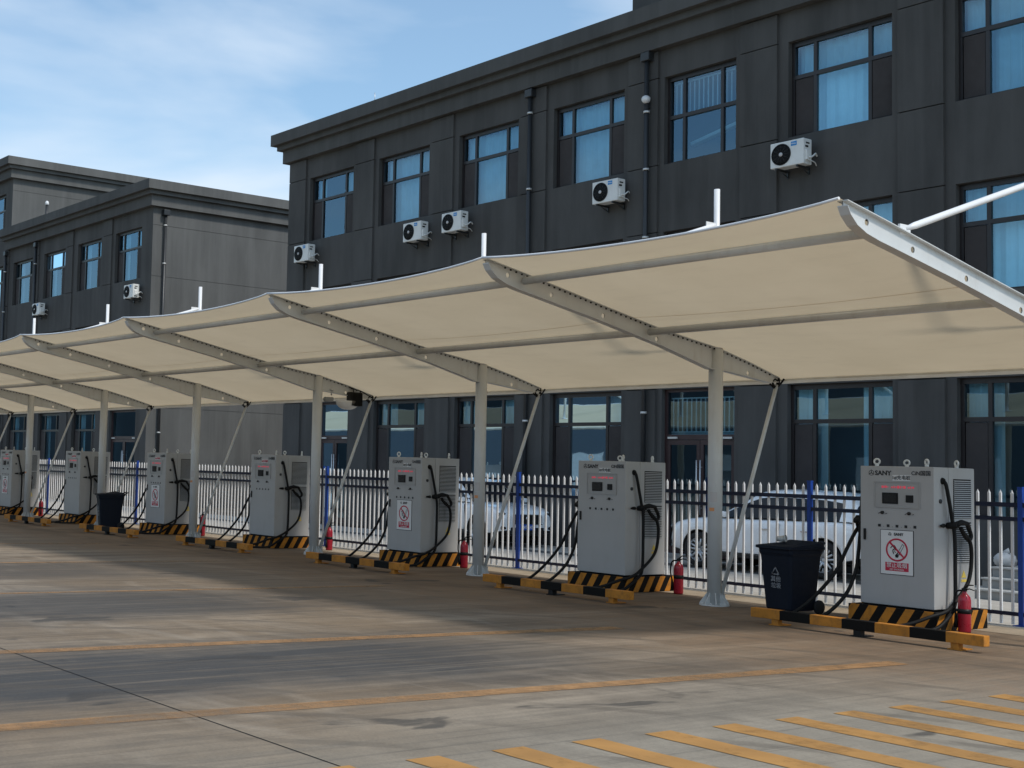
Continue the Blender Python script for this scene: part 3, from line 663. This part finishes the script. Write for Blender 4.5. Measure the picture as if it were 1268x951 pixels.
MB().tube([(0,.02,.12),(0,.02,.0)], .014, 8).disc((0,.02,.10),(0,0,1),.055,.03,14).build('mount', 'galvanised', t)
MB().bbox(-.045,.045,-.16,.06,-.14,-.04,.02).lathe([(.001,-.175),(.035,-.17),(.035,-.15)], (0,0,-.09), axis=(0,1,0), n=14).build('camera_body', 'step_stone', t)

# ---------------------------------------------------------------- charging cabinets
def stroke_ring(b, cx, cz, r0, r1, y, n=36): b.ring((cx, y, cz), (0,-1,0), r0, r1, .002, n)
def make_charger():
    t = thing('charging_cabinet', '', 'charging cabinet')
    W, D, Z0, Z1 = 1.0, .95, .265, 2.075
    cb = MB(); cb.bbox(0, W, 0, .335, Z0, Z1, .008); cb.bbox(0, W, .343, D, Z0, Z1, .008); cb.box(.01, W-.01, .33, .35, Z0+.01, Z1-.012)
    cab = cb.build('cabinet', 'cabinet_grey', t)
    MB().box(.03, W-.03, .03, D-.03, .24, Z0+.002).build('plinth', 'vent_dark', t)
    # skirt of hazard boards
    sk = MB(); x0, x1, y0, y1 = -.11, 1.09, -.10, 1.08; th = .02
    sk.box(x0, x1, y0, y0+th, .008, .245); sk.box(x1-th, x1, y0+th, y1, .008, .245); sk.box(x0, x0+th, y0+th, y1, .008, .245); sk.box(x0+th, x1-th, y1-th, y1, .008, .245)
    sk.build('hazard_skirt', 'hazard_stripes', t)
    MB().box(x0+th, x1-th, y0+th, y1-th, .21, .238).build('skirt_top', 'vent_dark', t)
    # door: recessed display panel as a raised rim plus inset plate
    f = -.002
    rim = MB(); a0, a1, c0, c1 = .208, .808, 1.545, 1.865
    rim.box(a0, a1, f-.010, .0, c1, c1+.012); rim.box(a0, a1, f-.010, .0, c0-.012, c0); rim.box(a0-.012, a0, f-.010, .0, c0-.012, c1+.012); rim.box(a1, a1+.012, f-.010, .0, c0-.012, c1+.012)
    dp = rim.build('display_panel', 'cabinet_panel', t)
    MB().box(a0, a1, f-.002, 0, c0, c1).build('panel_plate', 'cabinet_panel', dp)
    MB().bbox(.31, .525, f-.012, 0, 1.585, 1.73, .004, 0).box(.335, .50, f-.014, f-.011, 1.605, 1.71, 1).build('screen', ['black_plastic', 'screen_black'], dp)
    MB().bbox(.632, .732, f-.014, 0, 1.61, 1.705, .006).build('card_reader', 'black_plastic', dp)
    led = MB(); rnd = random.Random(5); x = .30
    while x < .75:
        wd = rnd.choice([.012, .02, .03]); 
        if rnd.random() < .8: led.box(x, x+wd, f-.004, f-.001, 1.785+rnd.random()*.012, 1.81+rnd.random()*.012)
        x += wd+.010
    led.box(.29, .755, f-.0025, f-.0012, 1.772, 1.832, 1); led.build('led_strip', ['led_red', 'cabinet_panel'], dp)
    for kx in (.312, .675):
        k = MB(); k.disc((kx, 0, 1.468), (0,-1,0), .021, .02, 16); k.tube([(kx-.06,f-.001,1.452),(kx-.035,f-.001,1.466)], .004, 5).tube([(kx+.04,f-.001,1.452),(kx+.06,f-.001,1.46)], .004, 5)
        k.build('indicator_knob', 'ink_black', t)
    for k in range(5):
        kx = .267+k*.1205; q = MB(); q.box(kx-.018, kx+.018, f-.002, 0, 1.28, 1.315)
        if k < 4: q.disc((kx+.06, 0, 1.285), (0,-1,0), .004, .002, 8)
        q.build('icon_sticker', 'ink_black', t)
    MB().bbox(.05, .082, -.018, 0, 1.10, 1.245, .006).build('door_handle', 'black_plastic', t)
    # maker's mark and lettering
    mk = MB(); cx, cz = .155, 1.985; mk.ring((cx, 0, cz), (0,-1,0), .030, .036, .002, 24)
    for a in (90, 210, 330):
        a = radians(a); d = Vector((cos(a), 0, sin(a))); n_ = Vector((-d.z, 0, d.x)); p = Vector((cx, -.002, cz))
        mk.add([p+n_*.006, p-n_*.006, p+d*.044-n_*.0035, p+d*.044+n_*.0035], [(0,1,2,3)])
    mk.build('maker_mark', 'ink_black', t)
    text('SANY', .083, 'ink_black', t, (.318, -.003, 1.983), bold=.0022, sx=1.08)
    text('CiN国国', .070, 'ink_black', t, (.832, -.003, 1.988), bold=.0008)
    # eye bolts
    for ex, ey in ((.16, .12), (.84, .12), (.16, .82), (.84, .82)):
        MB().torus((ex, ey, Z1+.062), (-.35,1,0) if ex < .5 else (.5,1,0), .034, .0125, 18, 8).disc((ex, ey, Z1-.002), (0,0,1), .024, .03, 12).build('eye_bolt', 'ac_white', t)
    # side walls: vents, lock, cable inlet, sticker
    for sgn in (1, -1):
        xs = W if sgn > 0 else 0
        for z0, z1 in ((1.425, 1.93), (.855, 1.375)):
            v = MB(); v.box(min(xs, xs+sgn*.003), max(xs, xs+sgn*.003), .445, .862, z0, z1, 0); n = 19
            for k in range(n):
                z = z0+.006+(z1-z0-.012)*k/n; hgt = (z1-z0)/n
                v.add([(xs+sgn*.003,.45,z+hgt*.34),(xs+sgn*.003,.857,z+hgt*.34),(xs+sgn*.016,.857,z),(xs+sgn*.016,.45,z),(xs+sgn*.003,.45,z+hgt*.34+.006),(xs+sgn*.003,.857,z+hgt*.34+.006)],
                      [(0,1,2,3),(3,2,5,4),(0,3,4),(1,5,2)], 1)
            v.build('vent', ['vent_dark', 'cabinet_grey'], t)
        q = MB().disc((xs, .14, 1.64), (sgn,0,0), .028, .012, 14); q.build('side_lock', 'pipe_dark', t)
        MB().lathe([(.03,0),(.045,0),(.04,.02),(.03,.03)], (xs, .19, 1.90), (sgn,0,0), 14).build('cable_gland', 'black_rubber', t)
        P = (lambda *ps: [(xs+a, b_, c_) for a, b_, c_ in ps]) if sgn > 0 else (lambda *ps: [(xs-a*1.25, b_*.42-.0, c_) for a, b_, c_ in ps]); PC = lambda *ps: [(xs-a, b_, c_) for a, b_, c_ in ps]
        # charging gun holstered on the side
        gn = MB(); gn.tube(P((-.005,.30,1.33),(.05,.30,1.335),(.13,.31,1.34)), [.04,.045,.04], 12); gn.tube(P((.10,.30,1.34),(.12,.42,1.38),(.12,.55,1.36),(.11,.62,1.28)), [.038,.035,.03,.028], 10)
        gn.tube(catmull(P((.11,.62,1.28),(.11,.66,1.20),(.11,.60,1.15),(.12,.48,1.22),(.12,.40,1.31)),4), [.026]*17, 8); gn.tube(P((-.005,.22,1.33),(.03,.10,1.33)), [.03,.012], 8)
        gn.build('charging_gun', 'black_rubber', t)
        if sgn > 0:
            c1 = catmull(P((.0,.19,1.90),(.04,.20,1.86),(.06,.24,1.65),(.07,.29,1.42),(.085,.32,1.2),(.09,.32,.8),(.10,.30,.42),(.11,.24,.28),(.15,.02,.17),(.12,-.20,.05),(-.02,-.42,.03),(-.25,-.62,.03)), 6)
            c2 = catmull(P((.12,.46,1.25),(.13,.60,1.12),(.13,.63,.9),(.13,.55,.62),(.12,.30,.40),(.15,.02,.27),(.08,-.22,.20),(-.08,-.42,.10),(-.28,-.62,.04),(-.5,-.78,.03)), 6)
        else:
            c1 = catmull(PC((.0,.19,1.90),(.04,.16,1.86),(.05,.12,1.65),(.055,.10,1.42),(.06,.09,1.2),(.07,.07,.95),(.09,.03,.66),(.15,-.1,.35),(.28,-.33,.09),(.42,-.48,.03),(.5,-.58,.03)), 6)
            c2 = catmull(PC((.15,.19,1.25),(.17,.12,1.15),(.22,.04,.96),(.31,-.08,.64),(.48,-.24,.33),(.64,-.38,.12),(.76,-.46,.035),(.84,-.50,.03)), 6)
        MB().tube(c1, .024, 8).build('charging_cable', 'black_rubber', t); MB().tube(c2, .024, 8).build('charging_cable', 'black_rubber', t)
    ws = MB(); zc = .66
    ws.add([(W+.004,.62,zc),(W+.004,.74,zc),(W+.004,.68,zc+.095),(W+.004,.62,zc-.055),(W+.004,.74,zc-.055),(W+.004,.74,zc-.02),(W+.004,.62,zc-.02),(W+.002,.68,zc)], [(0,1,2),(3,4,5,6)])
    ws.build('warning_sticker', 'sticker_yellow', t)
    return t
def poster(t):
    p = MB().box(.283, .733, -.006, 0, .665, 1.248, 0).box(.290, .726, -.0075, -.005, .672, 1.241, 1); o = p.build('no_smoking_poster', ['ink_black', 'poster_white'], t); y = -.008
    cx, cz = .510, .99
    r = MB(); r.ring((cx, y, cz), (0,-1,0), .128, .150, .002, 40); d = Vector((1,0,-1)).normalized(); n_ = Vector((1,0,1)).normalized(); c = Vector((cx, y-.003, cz))
    r.add([c-d*.135-n_*.012, c+d*.135-n_*.012, c+d*.135+n_*.012, c-d*.135+n_*.012], [(0,1,2,3)]); r.build('prohibition_ring', 'poster_red', o)
    g = MB()
    g.tube([(cx+.075,y,cz+.075),(cx+.015,y,cz-.035)], .003, 5).tube([(cx+.098,y,cz+.062),(cx+.038,y,cz-.048)], .003, 5).tube([(cx+.075,y,cz+.075),(cx+.098,y,cz+.062)], .003, 5)
    g.disc((cx+.0,y,cz-.078),(0,-1,0),.024,.002,12); g.tube([(cx+.015,y,cz-.035),(cx-.01,y,cz-.075)], .008, 5); g.tube([(cx+.038,y,cz-.048),(cx+.015,y,cz-.075)], .006, 5)
    g.tube(catmull([(cx-.04,y,cz-.055),(cx-.055,y,cz-.01),(cx-.03,y,cz+.02),(cx-.06,y,cz+.045),(cx-.085,y,cz+.02)],5), .006, 5); g.tube(catmull([(cx-.01,y,cz-.04),(cx-.03,y,cz-.02),(cx-.015,y,cz+.03),(cx-.04,y,cz+.06)],5), .004, 5)
    g.build('cigarette', 'ink_black', o)
    MB().box(.352, .668, y-.001, y+.002, .715, .825).build('banner', 'poster_red', o)
    text('禁止吸烟', .070, 'poster_white', o, (.510, y-.003, .785)); text('NO SMOKING', .030, 'poster_white', o, (.510, y-.003, .734))
    mk = MB(); mx, mz = .415, 1.19; mk.ring((mx, y, mz), (0,-1,0), .017, .021, .002, 18)
    for a in (90, 210, 330):
        a = radians(a); dd = Vector((cos(a),0,sin(a))); nn = Vector((-dd.z,0,dd.x)); pp = Vector((mx, y-.001, mz)); mk.add([pp+nn*.004, pp-nn*.004, pp+dd*.027-nn*.002, pp+dd*.027+nn*.002], [(0,1,2,3)])
    mk.build('maker_mark', 'ink_black', o); text('SANY', .050, 'ink_black', o, (.535, y-.003, 1.19), bold=.0015)
ch0 = make_charger()
LBL = ['nearest grey charging cabinet with no smoking poster, beside the white rear half of a car',
       'grey charging cabinet without poster, first one beyond the nearest white post, car nose beside it',
       'grey charging cabinet with no smoking poster in front of the white car showing its grille',
       'grey charging cabinet without poster standing before the gap between the buildings, scuffed at its foot',
       'grey charging cabinet with no smoking poster, overlapped by a post before the grey end wall',
       'grey charging cabinet without poster behind the farther dark bin',
       'farthest grey charging cabinet with no smoking poster, cut by the picture edge']
for k in range(7):
    t = ch0 if k == 0 else copy_tree(ch0)
    t.location = (-10.36-SP*k-(.02 if k == 1 else 0), 16.50, 0); tag(t, LBL[k], 'charging cabinet', 'charging cabinets in a row under the canopy')
for k, t in enumerate([o for o in C.objects if o.name.startswith('charging_cabinet') and o.parent is None]):
    lb = MB().box(.448, .690, -.0035, 0, 1.888, 1.962).build('number_label', 'poster_white', t); text('%d#充电桩' % (k+1), .062, 'ink_black' if k < 3 else 'poster_red', lb, (.569, -.006, 1.925), bold=.0004)
    if k % 2 == 0: poster(t)

# wheel-stop rails in front of the cabinets
def make_rail():
    t = thing('wheel_stop', '', 'wheel stop')
    MB().bbox(.001, 2.979, 0, .12, .078, .198, .006).build('rail', 'rail_stripes', t)
    for i, x in enumerate((.30, 1.42, 2.60)):
        MB().bbox(x, x+.09, .012, .108, .006, .087, .004).box(x-.03, x+.12, .0, .25, .003, .014).build('foot', 'foot_yellow' if i != 1 else 'black_plastic', t)
    return t
wl0 = make_rail()
WLB = ['yellow and black wheel stop rail in front of the nearest cabinet and dark bin', 'yellow and black wheel stop rail between the nearest white post and the second one',
       'yellow and black wheel stop rail before the cabinet beside the white car grille', 'yellow and black wheel stop rail in front of the cabinet with the scuffed foot',
       'yellow and black wheel stop rail in front of the farther dark bin', 'farthest yellow and black wheel stop rail, before the last two cabinets']
for k in range(6):
    t = wl0 if k == 0 else copy_tree(wl0); t.location = (-10.88-SP*k+(.02, -.0, .06, .0, -.02, 0)[k], 14.87, 0); t.rotation_euler.z = radians((0, .3, -.4, .2, .5, 0)[k]); tag(t, WLB[k], 'wheel stop', 'wheel stop rails along the cabinets')

# ---------------------------------------------------------------- picket fence
YF = 18.32; PS = 3.122; XP = -9.21
FN = thing('picket_fence', 'white picket fence with navy rails and blue posts behind the charging cabinets', 'fence', (XP, YF, 0))
pm = MB().box(-.03, .03, -.03, .03, .0, 1.84).box(-.034, .034, -.034, .034, 1.838, 1.856).box(-.08, .08, -.08, .08, .004, .016); pme = pm.mesh('post', 'fence_blue')
pk = MB(); npk = 20
for j in range(npk):
    x = -(j+.75)*PS/(npk+.5); h = .0145
    pk.box(x-h, x+h, -h, h, .02, 1.765); pk.add([(x-h,-h,1.765),(x+h,-h,1.765),(x+h,h,1.765),(x-h,h,1.765),(x,0,1.815)], [(0,1,4),(1,2,4),(2,3,4),(3,0,4)])
pke = pk.mesh('picket_panel', 'fence_white')
rls = [MB().box(-PS+.03, -.03, -.024, .024, z0, z1).mesh('rail', 'fence_navy') for z0, z1 in ((1.582, 1.642), (1.395, 1.45), (.135, .185))]
for i in range(-2, 15):
    link('post', pme, FN, (-PS*i, 0, 0))
    if i < 14:
        p = link('picket_panel', pke, FN, (-PS*i, 0, 0))
        for r in rls: link('rail', r, p)

# ---------------------------------------------------------------- fire extinguishers
def make_ext():
    t = thing('fire_extinguisher', '', 'fire extinguisher')
    MB().lathe([(.001,.004),(.070,.004),(.075,.03),(.075,.40),(.066,.45),(.035,.485),(.024,.50),(.024,.52)], n=20).build('cylinder', 'extinguisher_red', t)
    MB().lathe([(.0755,.24),(.0757,.24),(.0757,.30),(.0755,.30)], n=20).build('hose_strap', 'black_plastic', t)
    MB().bbox(-.025,.025,-.025,.025,.515,.56,.006).tube([(0,0,.555),(.05,-.01,.60),(.13,-.03,.605)], [.012,.010,.007], 7).tube([(.01,0,.54),(.07,-.01,.555),(.14,-.03,.54)], [.010,.008,.006], 7).build('valve_handle', 'black_plastic', t)
    MB().tube(catmull([(-.02,0,.53),(-.10,-.01,.50),(-.12,-.02,.36),(-.095,-.03,.22)],5), .012, 7).tube([(-.095,-.03,.23),(-.09,-.03,.06)], [.014,.028], 8).build('hose', 'black_rubber', t)
    return t
ex0 = make_ext()
EX = [(-9.10, 16.72, 'red fire extinguisher standing beside the hazard skirt of the nearest cabinet'), (-13.88, 17.20, 'red fire extinguisher next to the second cabinet, before the white car front wheel'),
      (-18.86, 17.20, 'red fire extinguisher between the white post and the cabinet near the car grille'), (-23.50, 17.45, 'red fire extinguisher half hidden behind a white post and strut, near the scuffed cabinet'),
      (-28.62, 17.25, 'red fire extinguisher behind a slanted strut by the cabinet before the end wall'), (-38.55, 17.25, 'farthest red fire extinguisher, behind a slanted strut near the last cabinets')]
for k, (x, y, lb) in enumerate(EX):
    t = ex0 if k == 0 else copy_tree(ex0); t.location = (x, y, .004); t.rotation_euler.z = k*.5; tag(t, lb, 'fire extinguisher', 'fire extinguishers beside the cabinets')

# ---------------------------------------------------------------- wheelie bins
def make_bin(letter=True):
    t = thing('wheelie_bin', '', 'bin')
    b = MB(); levels = [(.05, .205, .25), (.08, .215, .265), (.80, .262, .325), (.84, .275, .34), (.90, .278, .345)]; n = 6; vs = []
    def rr(hx, hy, r=.05):
        out = []
        for cx, cy, a0 in ((hx-r, hy-r, 0), (-hx+r, hy-r, 90), (-hx+r, -hy+r, 180), (hx-r, -hy+r, 270)):
            for k in range(n): a = radians(a0+90*k/(n-1)); out.append((cx+r*cos(a), cy+r*sin(a)))
        return out
    for z, hx, hy in levels: vs += [(x, y, z) for x, y in rr(hx, hy)]
    m = 4*n; fs = [(i*m+j, i*m+(j+1) % m, (i+1)*m+(j+1) % m, (i+1)*m+j) for i in range(len(levels)-1) for j in range(m)]+[list(range(m))[::-1]]
    b.add(vs, fs, 0, False); b.build('body', 'bin_navy', t)
    l = MB(); vs = []
    for z, k, dz in ((.895, 1.0, 0), (.90, 1.06, 0), (.935, 1.06, 0), (.965, .9, .02), (.985, .45, .03)):
        vs += [(x*k, y*k-.01, z+dz*(y/.345)) for x, y in rr(.285, .355)]
    l.add(vs, [(i*m+j, i*m+(j+1) % m, (i+1)*m+(j+1) % m, (i+1)*m+j) for i in range(4) for j in range(m)]+[[4*m+j for j in range(m)]], 0, False); l.build('lid', 'bin_navy', t)
    MB().tube([(-.22,.33,.93),(-.22,.43,.985),(.22,.43,.985),(.22,.33,.93)], .016, 8).build('handle', 'bin_navy', t)
    for sx in (-1, 1):
        MB().lathe([(.001,-.025),(.09,-.025),(.10,-.012),(.10,.012),(.09,.025),(.001,.025)], (sx*.255, .27, .10), (1,0,0), 20).build('wheel', 'tyre', t)
    MB().tube([(-.25,.27,.10),(.25,.27,.10)], .014, 8).build('axle', 'galvanised', t)
    if letter:
        e = MB()
        def fy(z): return -(.265+(z-.08)/(.72)*.06)-.004
        tri = [(0, .64), (-.055, .545), (.055, .545)]
        for (xa, za), (xc, zc) in zip(tri, tri[1:]+tri[:1]):
            pa = Vector((xa, fy(za), za)); pc = Vector((xc, fy(zc), zc)); e.tube([pa.lerp(pc, .12), pa.lerp(pc, .80)], .0075, 5); q = pa.lerp(pc, .80); e.lathe([(.018, 0), (.001, .028)], q, (pc-pa), 6)
        e.build('recycling_mark', 'bin_print', t)
        tx = text('其他', .082, 'bin_print', t, (0, fy(.475)-.002, .475), bold=.001); ty = text('垃圾', .082, 'bin_print', t, (0, fy(.385)-.002, .385), bold=.001)
    return t
bn0 = make_bin(); bn0.location = (-11.42, 16.52, 0); bn0.rotation_euler.z = radians(-4); tag(bn0, 'dark navy wheelie bin with a crushed cup on its lid, beside the nearest cabinet', 'bin')
bn1 = copy_tree(bn0); bn1.location = (-31.62, 16.15, 0); bn1.rotation_euler.z = radians(-18); tag(bn1, 'dark wheelie bin far along the row, in front of the sixth white post', 'bin')
cp = thing('plastic_cup', 'crushed clear plastic cup lying on the lid of the nearer bin', 'cup', (-11.50, 16.42, .985))
MB().lathe([(.001,-.06),(.035,-.058),(.047,.06),(.043,.06),(.032,-.05)], (0,0,.045), axis=(1,.25,.1), n=14).build('cup_body', 'clear_plastic', cp); MB().lathe([(.049,.055),(.054,.06),(.049,.068)], (0,0,.045), axis=(1,.25,.1), n=14).build('cup_rim', 'clear_plastic', cp)

# ---------------------------------------------------------------- cars behind the fence
def make_wheel_meshes():
    R = .365
    ty = MB().lathe([(.245,-.11),(.30,-.115),(R-.03,-.112),(R-.008,-.09),(R,-.05),(R,.05),(R-.008,.09),(R-.03,.112),(.30,.115),(.245,.11)], axis=(0,1,0), n=40).mesh('tyre', 'tyre')
    rm_ = MB(); rm_.lathe([(.247,-.112),(.247,-.10),(.225,-.085),(.215,.06),(.247,.10)], axis=(0,1,0), n=40, mi=0); rm_.disc((0,-.03,0),(0,1,0),.215,.01,32,1)
    for k in range(5):
        for da in (-.16, .16):
            a = 2*pi*k/5+.3; p0 = Vector((.045*cos(a+da*2.2), -.075, .045*sin(a+da*2.2))); p1 = Vector((.232*cos(a+da*1.35), -.088, .232*sin(a+da*1.35))); rm_.tube([p0, p1], [.028, .020], 6, 0)
        a = 2*pi*k/5+.3+pi/5; rm_.tube([(.15*cos(a), -.075, .15*sin(a)), (.235*cos(a), -.085, .235*sin(a))], [.008, .02], 6, 0)
    rm_.disc((0,-.07,0),(0,-1,0),.058,.018,20,0)
    return ty, rm_.mesh('rim', ['rim_silver', 'car_black'])
TYM, RIM = make_wheel_meshes()
def make_car(t, Lf=2.28, Lr=-2.30, wf=1.42, wr=-1.39, roof=1.655, front_detail=True):
    # lower body loft. local +x is forward
    xs = [Lr, Lr+.05, Lr+.22, Lr+.6, -1.2, -.6, 0, .6, .98, 1.3, 1.7, 2.0, Lf-.12, Lf-.03, Lf]
    def half(x):
        if x > 1.5: u = (x-1.5)/(Lf-1.5); return .925-.20*u**2.4
        if x < -1.7: u = (-1.7-x)/(-1.7-Lr); return .925-.13*u**2.2
        return .925
    def top(x):
        pts = [(Lr, .92), (Lr+.05, 1.0), (Lr+.22, 1.07), (Lr+.6, 1.12), (-.6, 1.09), (.98, 1.06), (1.3, 1.05), (1.7, 1.01), (2.0, .96), (Lf-.12, .90), (Lf-.03, .82), (Lf, .74)]
        for (a, za), (c, zc) in zip(pts[:-1], pts[1:]):
            if x <= c+1e-6: return za+(zc-za)*(x-a)/(c-a)
        return pts[-1][1]
    def bot(x):
        if x > 1.9: return .24+.10*(x-1.9)/(Lf-1.9)
        if x < -1.8: return .26+.16*(-1.8-x)/(-1.8-Lr)
        return .24
    vs = []; K = 9
    for x in xs:
        h, zt, zb = half(x), top(x), bot(x); e = 0 if Lr+.1 < x < Lf-.1 else .03
        prof = [(0, zb), (h*.90, zb), (h*.985-e, zb+.07), (h-e, zb+.22), (h*1.0-e, .62), (h*.985-e, zt-.17), (h*.955-e, zt-.055), (h*.86-e, zt), (0, zt+.025)]
        vs += [(x, -a, c) for a, c in prof]
    n = len(xs); fs = []; mi = []
    vs2 = vs+[(x, -y, z) for x, y, z in vs]; o2 = len(vs)
    for i in range(n-1):
        for j in range(K-1):
            f = (i*K+j, (i+1)*K+j, (i+1)*K+j+1, i*K+j+1); fs.append(f); mi.append(1 if j <= 1 else 0); fs.append(tuple(q+o2 for q in f[::-1])); mi.append(1 if j <= 1 else 0)
    for i in (0, n-1):
        ring = [i*K+j for j in range(K)]; r2_ = [i*K+j+o2 for j in range(K)]
        for j in range(K-1):
            fs.append((ring[j], ring[j+1], r2_[j+1], r2_[j])); mi.append(0)
    b = MB(); b.add(vs2, fs, 0, True); b.mi = mi
    me = b.mesh('body', ['car_white', 'car_black'])
    ob = link('body', me, t); sd = ob.modifiers.new('s', 'SUBSURF'); sd.levels = sd.render_levels = 2
    cut = MB()
    for wx in (wf, wr): cut.lathe([(.0001,-.5),(.415,-.5),(.415,.30),(.0001,.30)], (wx, -.80, .365), (0,1,0), 40); cut.lathe([(.0001,-.30),(.415,-.30),(.415,.5),(.0001,.5)], (wx, .80, .365), (0,1,0), 40)
    cme_ = cut.mesh('cut', ['car_black', 'car_black']); 
    for p in cme_.polygons: p.material_index = 1
    co = link('cut', cme_, t); bo_ = ob.modifiers.new('b', 'BOOLEAN'); bo_.object = co; bo_.operation = 'DIFFERENCE'; bo_.solver = 'EXACT'
    bpy.context.view_layer.update(); new = bpy.data.meshes.new_from_object(ob.evaluated_get(bpy.context.evaluated_depsgraph_get()))
    ob.modifiers.clear(); ob.data = new; new.name = 'body'; bpy.data.objects.remove(co)
    # greenhouse
    st = [(1.12, 1.045, 1.045, .80, .78), (.98, 1.055, 1.09, .845, .80), (.15, 1.08, roof-.045, .86, .63), (.0, 1.08, roof-.02, .86, .63), (-.42, 1.085, roof, .86, .635), (-.54, 1.085, roof, .86, .635), (-1.18, 1.09, roof-.02, .86, .625), (-1.32, 1.09, roof-.03, .855, .62), (-1.72, 1.10, roof-.09, .83, .60), (-1.92, 1.10, roof-.19, .80, .58), (-2.16, 1.06, 1.10, .74, .66)]
    gv = []; 
    for x, zb, zr, wb, wt in st: gv += [(x, -wb, zb), (x, -(wt+(wb-wt)*.12), zb+(zr-zb)*.86), (x, -wt, zr-.012*(zr > zb+.1)), (x, -wt*.55, zr+.02*(zr > zb+.1)), (x, 0, zr+.028*(zr > zb+.1))]
    g = MB(); K = 5; N = len(st); side = ['glass', 'glass', 'body', 'glass', 'body', 'glass', 'body', 'glass', 'body', 'body']
    gf = []; gm = []; off = len(gv); gv2 = gv+[(x, -y, z) for x, y, z in gv]
    for i in range(N-1):
        for j in range(K-1):
            m_ = 0
            if j == 0: m_ = 1 if side[i] == 'glass' and i > 0 else (2 if side[i] == 'body' and i in (2, 4, 6) else 0)
            elif i in (0, 1): m_ = 1 if j >= 2 or i == 0 else 0
            elif i == N-2: m_ = 1 if j >= 1 else 0
            f = (i*K+j, (i+1)*K+j, (i+1)*K+j+1, i*K+j+1); gf += [f, tuple(q+off for q in f[::-1])]; gm += [m_, m_]
    g.add(gv2, gf, 0, True); g.mi = gm; me = g.mesh('cabin', ['car_white', 'car_glass', 'car_black'])
    ob = link('cabin', me, t); sd = ob.modifiers.new('s', 'SUBSURF'); sd.levels = sd.render_levels = 1
    bpy.context.view_layer.update(); new = bpy.data.meshes.new_from_object(ob.evaluated_get(bpy.context.evaluated_depsgraph_get())); ob.modifiers.clear(); ob.data = new; new.name = 'cabin'
    for wx in (wf, wr):
        for sy in (-1, 1):
            wl = link('wheel', TYM, t, (wx, sy*.80, .365), 0 if sy < 0 else pi); link('rim', RIM, wl)
    for sy in (-1, 1):
        for x in (-.02, -.92): MB().bbox(x-.22, x-.02, sy*.925-.012, sy*.925+.012, .86, .885, .005).build('door_handle', 'chrome', t)
        sm_ = MB()
        for x in (.88, -.46, -1.12): sm_.box(x-.004, x+.004, sy*.914-.012, sy*.914+.012, .36, 1.0)
        sm_.box(-1.12, .88, sy*.926-.006, sy*.926+.006, .355, .37); sm_.build('door_seam', 'car_black', t)
        MB().bbox(.72, .90, sy*1.0-.10*(sy > 0)-.0, sy*1.0+.10*(sy < 0), 1.06, 1.18, .03).build('mirror', 'car_white', t)
        MB().bbox(Lf-.46, Lf-.045, sy*.68-.10, sy*.68+.10, .745, .85, .04).build('headlight', 'lamp_glass', t)
        MB().bbox(Lr+.0, Lr+.20, sy*.74-.10, sy*.74+.10, .86, .98, .03).build('tail_light', 'lamp_red', t)
        MB().bbox(Lf-.24, Lf-.012, sy*.62-.12, sy*.62+.12, .42, .53, .03).build('fog_light', 'car_black', t)
        MB().bbox(-1.1, .95, sy*.915-.03, sy*.915+.012, .27, .35, .01).build('sill_trim', 'car_black', t)
    MB().bbox(Lf-.10, Lf+.012, -.42, .42, .57, .81, .03).bbox(Lf-.12, Lf+.006, -.50, .50, .30, .50, .03).build('grille', 'car_black', t)
    MB().bbox(Lf-.02, Lf+.02, -.44, .44, .565, .585, .006).disc((Lf+.008, 0, .715), (1,0,0), .055, .012, 20).build('grille_trim', 'chrome', t)
    pl = MB().bbox(Lf+.005, Lf+.025, -.22, .22, .43, .57, .004).build('number_plate', 'plate_blue', t)
    q = MB(); rr_ = random.Random(3)
    for k in range(7):
        yy = -.185+k*.058
        q.box(Lf+.024, Lf+.027, yy, yy+.012, .46, .54)
        if k != 3: q.box(Lf+.024, Lf+.027, yy+.012, yy+.036, .46+.034*(k % 3), .472+.034*(k % 3)); q.box(Lf+.024, Lf+.027, yy+.028, yy+.04, .47, .53)
    q.build('plate_marks', 'poster_white', pl)
car1 = thing('parked_car', 'white car seen from its side behind the fence, front wheel beside the nearest post', 'car', (-16.42, 23.62, .008), pi, 'white cars parked behind the fence')
make_car(car1)
car2 = thing('parked_car', 'white car with black grille and blue number plate behind the fence, nose towards the viewer', 'car', (-25.70, 23.80, .008), radians(-9), 'white cars parked behind the fence')
make_car(car2)

# stone steps with sacks seen past the nearest cabinet
stp = thing('stone_steps', 'grey stone steps behind the fence past the nearest cabinet', 'steps', (-11.85, 22.0, 0))
for k in range(3):
    MB().box(0, 2.6, .32*k, 1.6, .008 if k == 0 else .17*k+.001, .17*(k+1)-.03).build('step', 'step_stone', stp)
    MB().bbox(-.02, 2.62, .32*k-.025, 1.6, .17*(k+1)-.03, .17*(k+1), .006).build('tread', 'step_edge', stp)
def sack(x, y, z, s, lb):
    bm = bmesh.new(); bmesh.ops.create_icosphere(bm, subdivisions=3, radius=1); rnd = random.Random(int(x*100))
    for v in bm.verts:
        n_ = v.co.copy(); d = 1+.10*sin(n_.x*7+x)*cos(n_.y*6)+.06*sin(n_.z*13+n_.x*9); v.co = Vector((n_.x*s[0]*d, n_.y*s[1]*d, max(-.75, n_.z)*s[2]*d))
    m_ = MB().from_bm(bm, 0, True); bm.free(); m_.tube([(0,0,s[2]*.9),(.03,.0,s[2]*1.15),(.06,.02,s[2]*1.2)], [.05,.035,.06], 8)
    o = m_.build('sack', 'sack_grey', None, (x, y, z+.75*s[2])); tag(o, lb, 'sack')
sack(-11.02, 22.95, .515, (.40, .30, .17), 'larger pale grey sack lying on the stone steps behind the fence'); sack(-11.83, 23.0, .515, (.17, .2, .13), 'smaller pale grey sack on the steps, half hidden by the nearest cabinet')
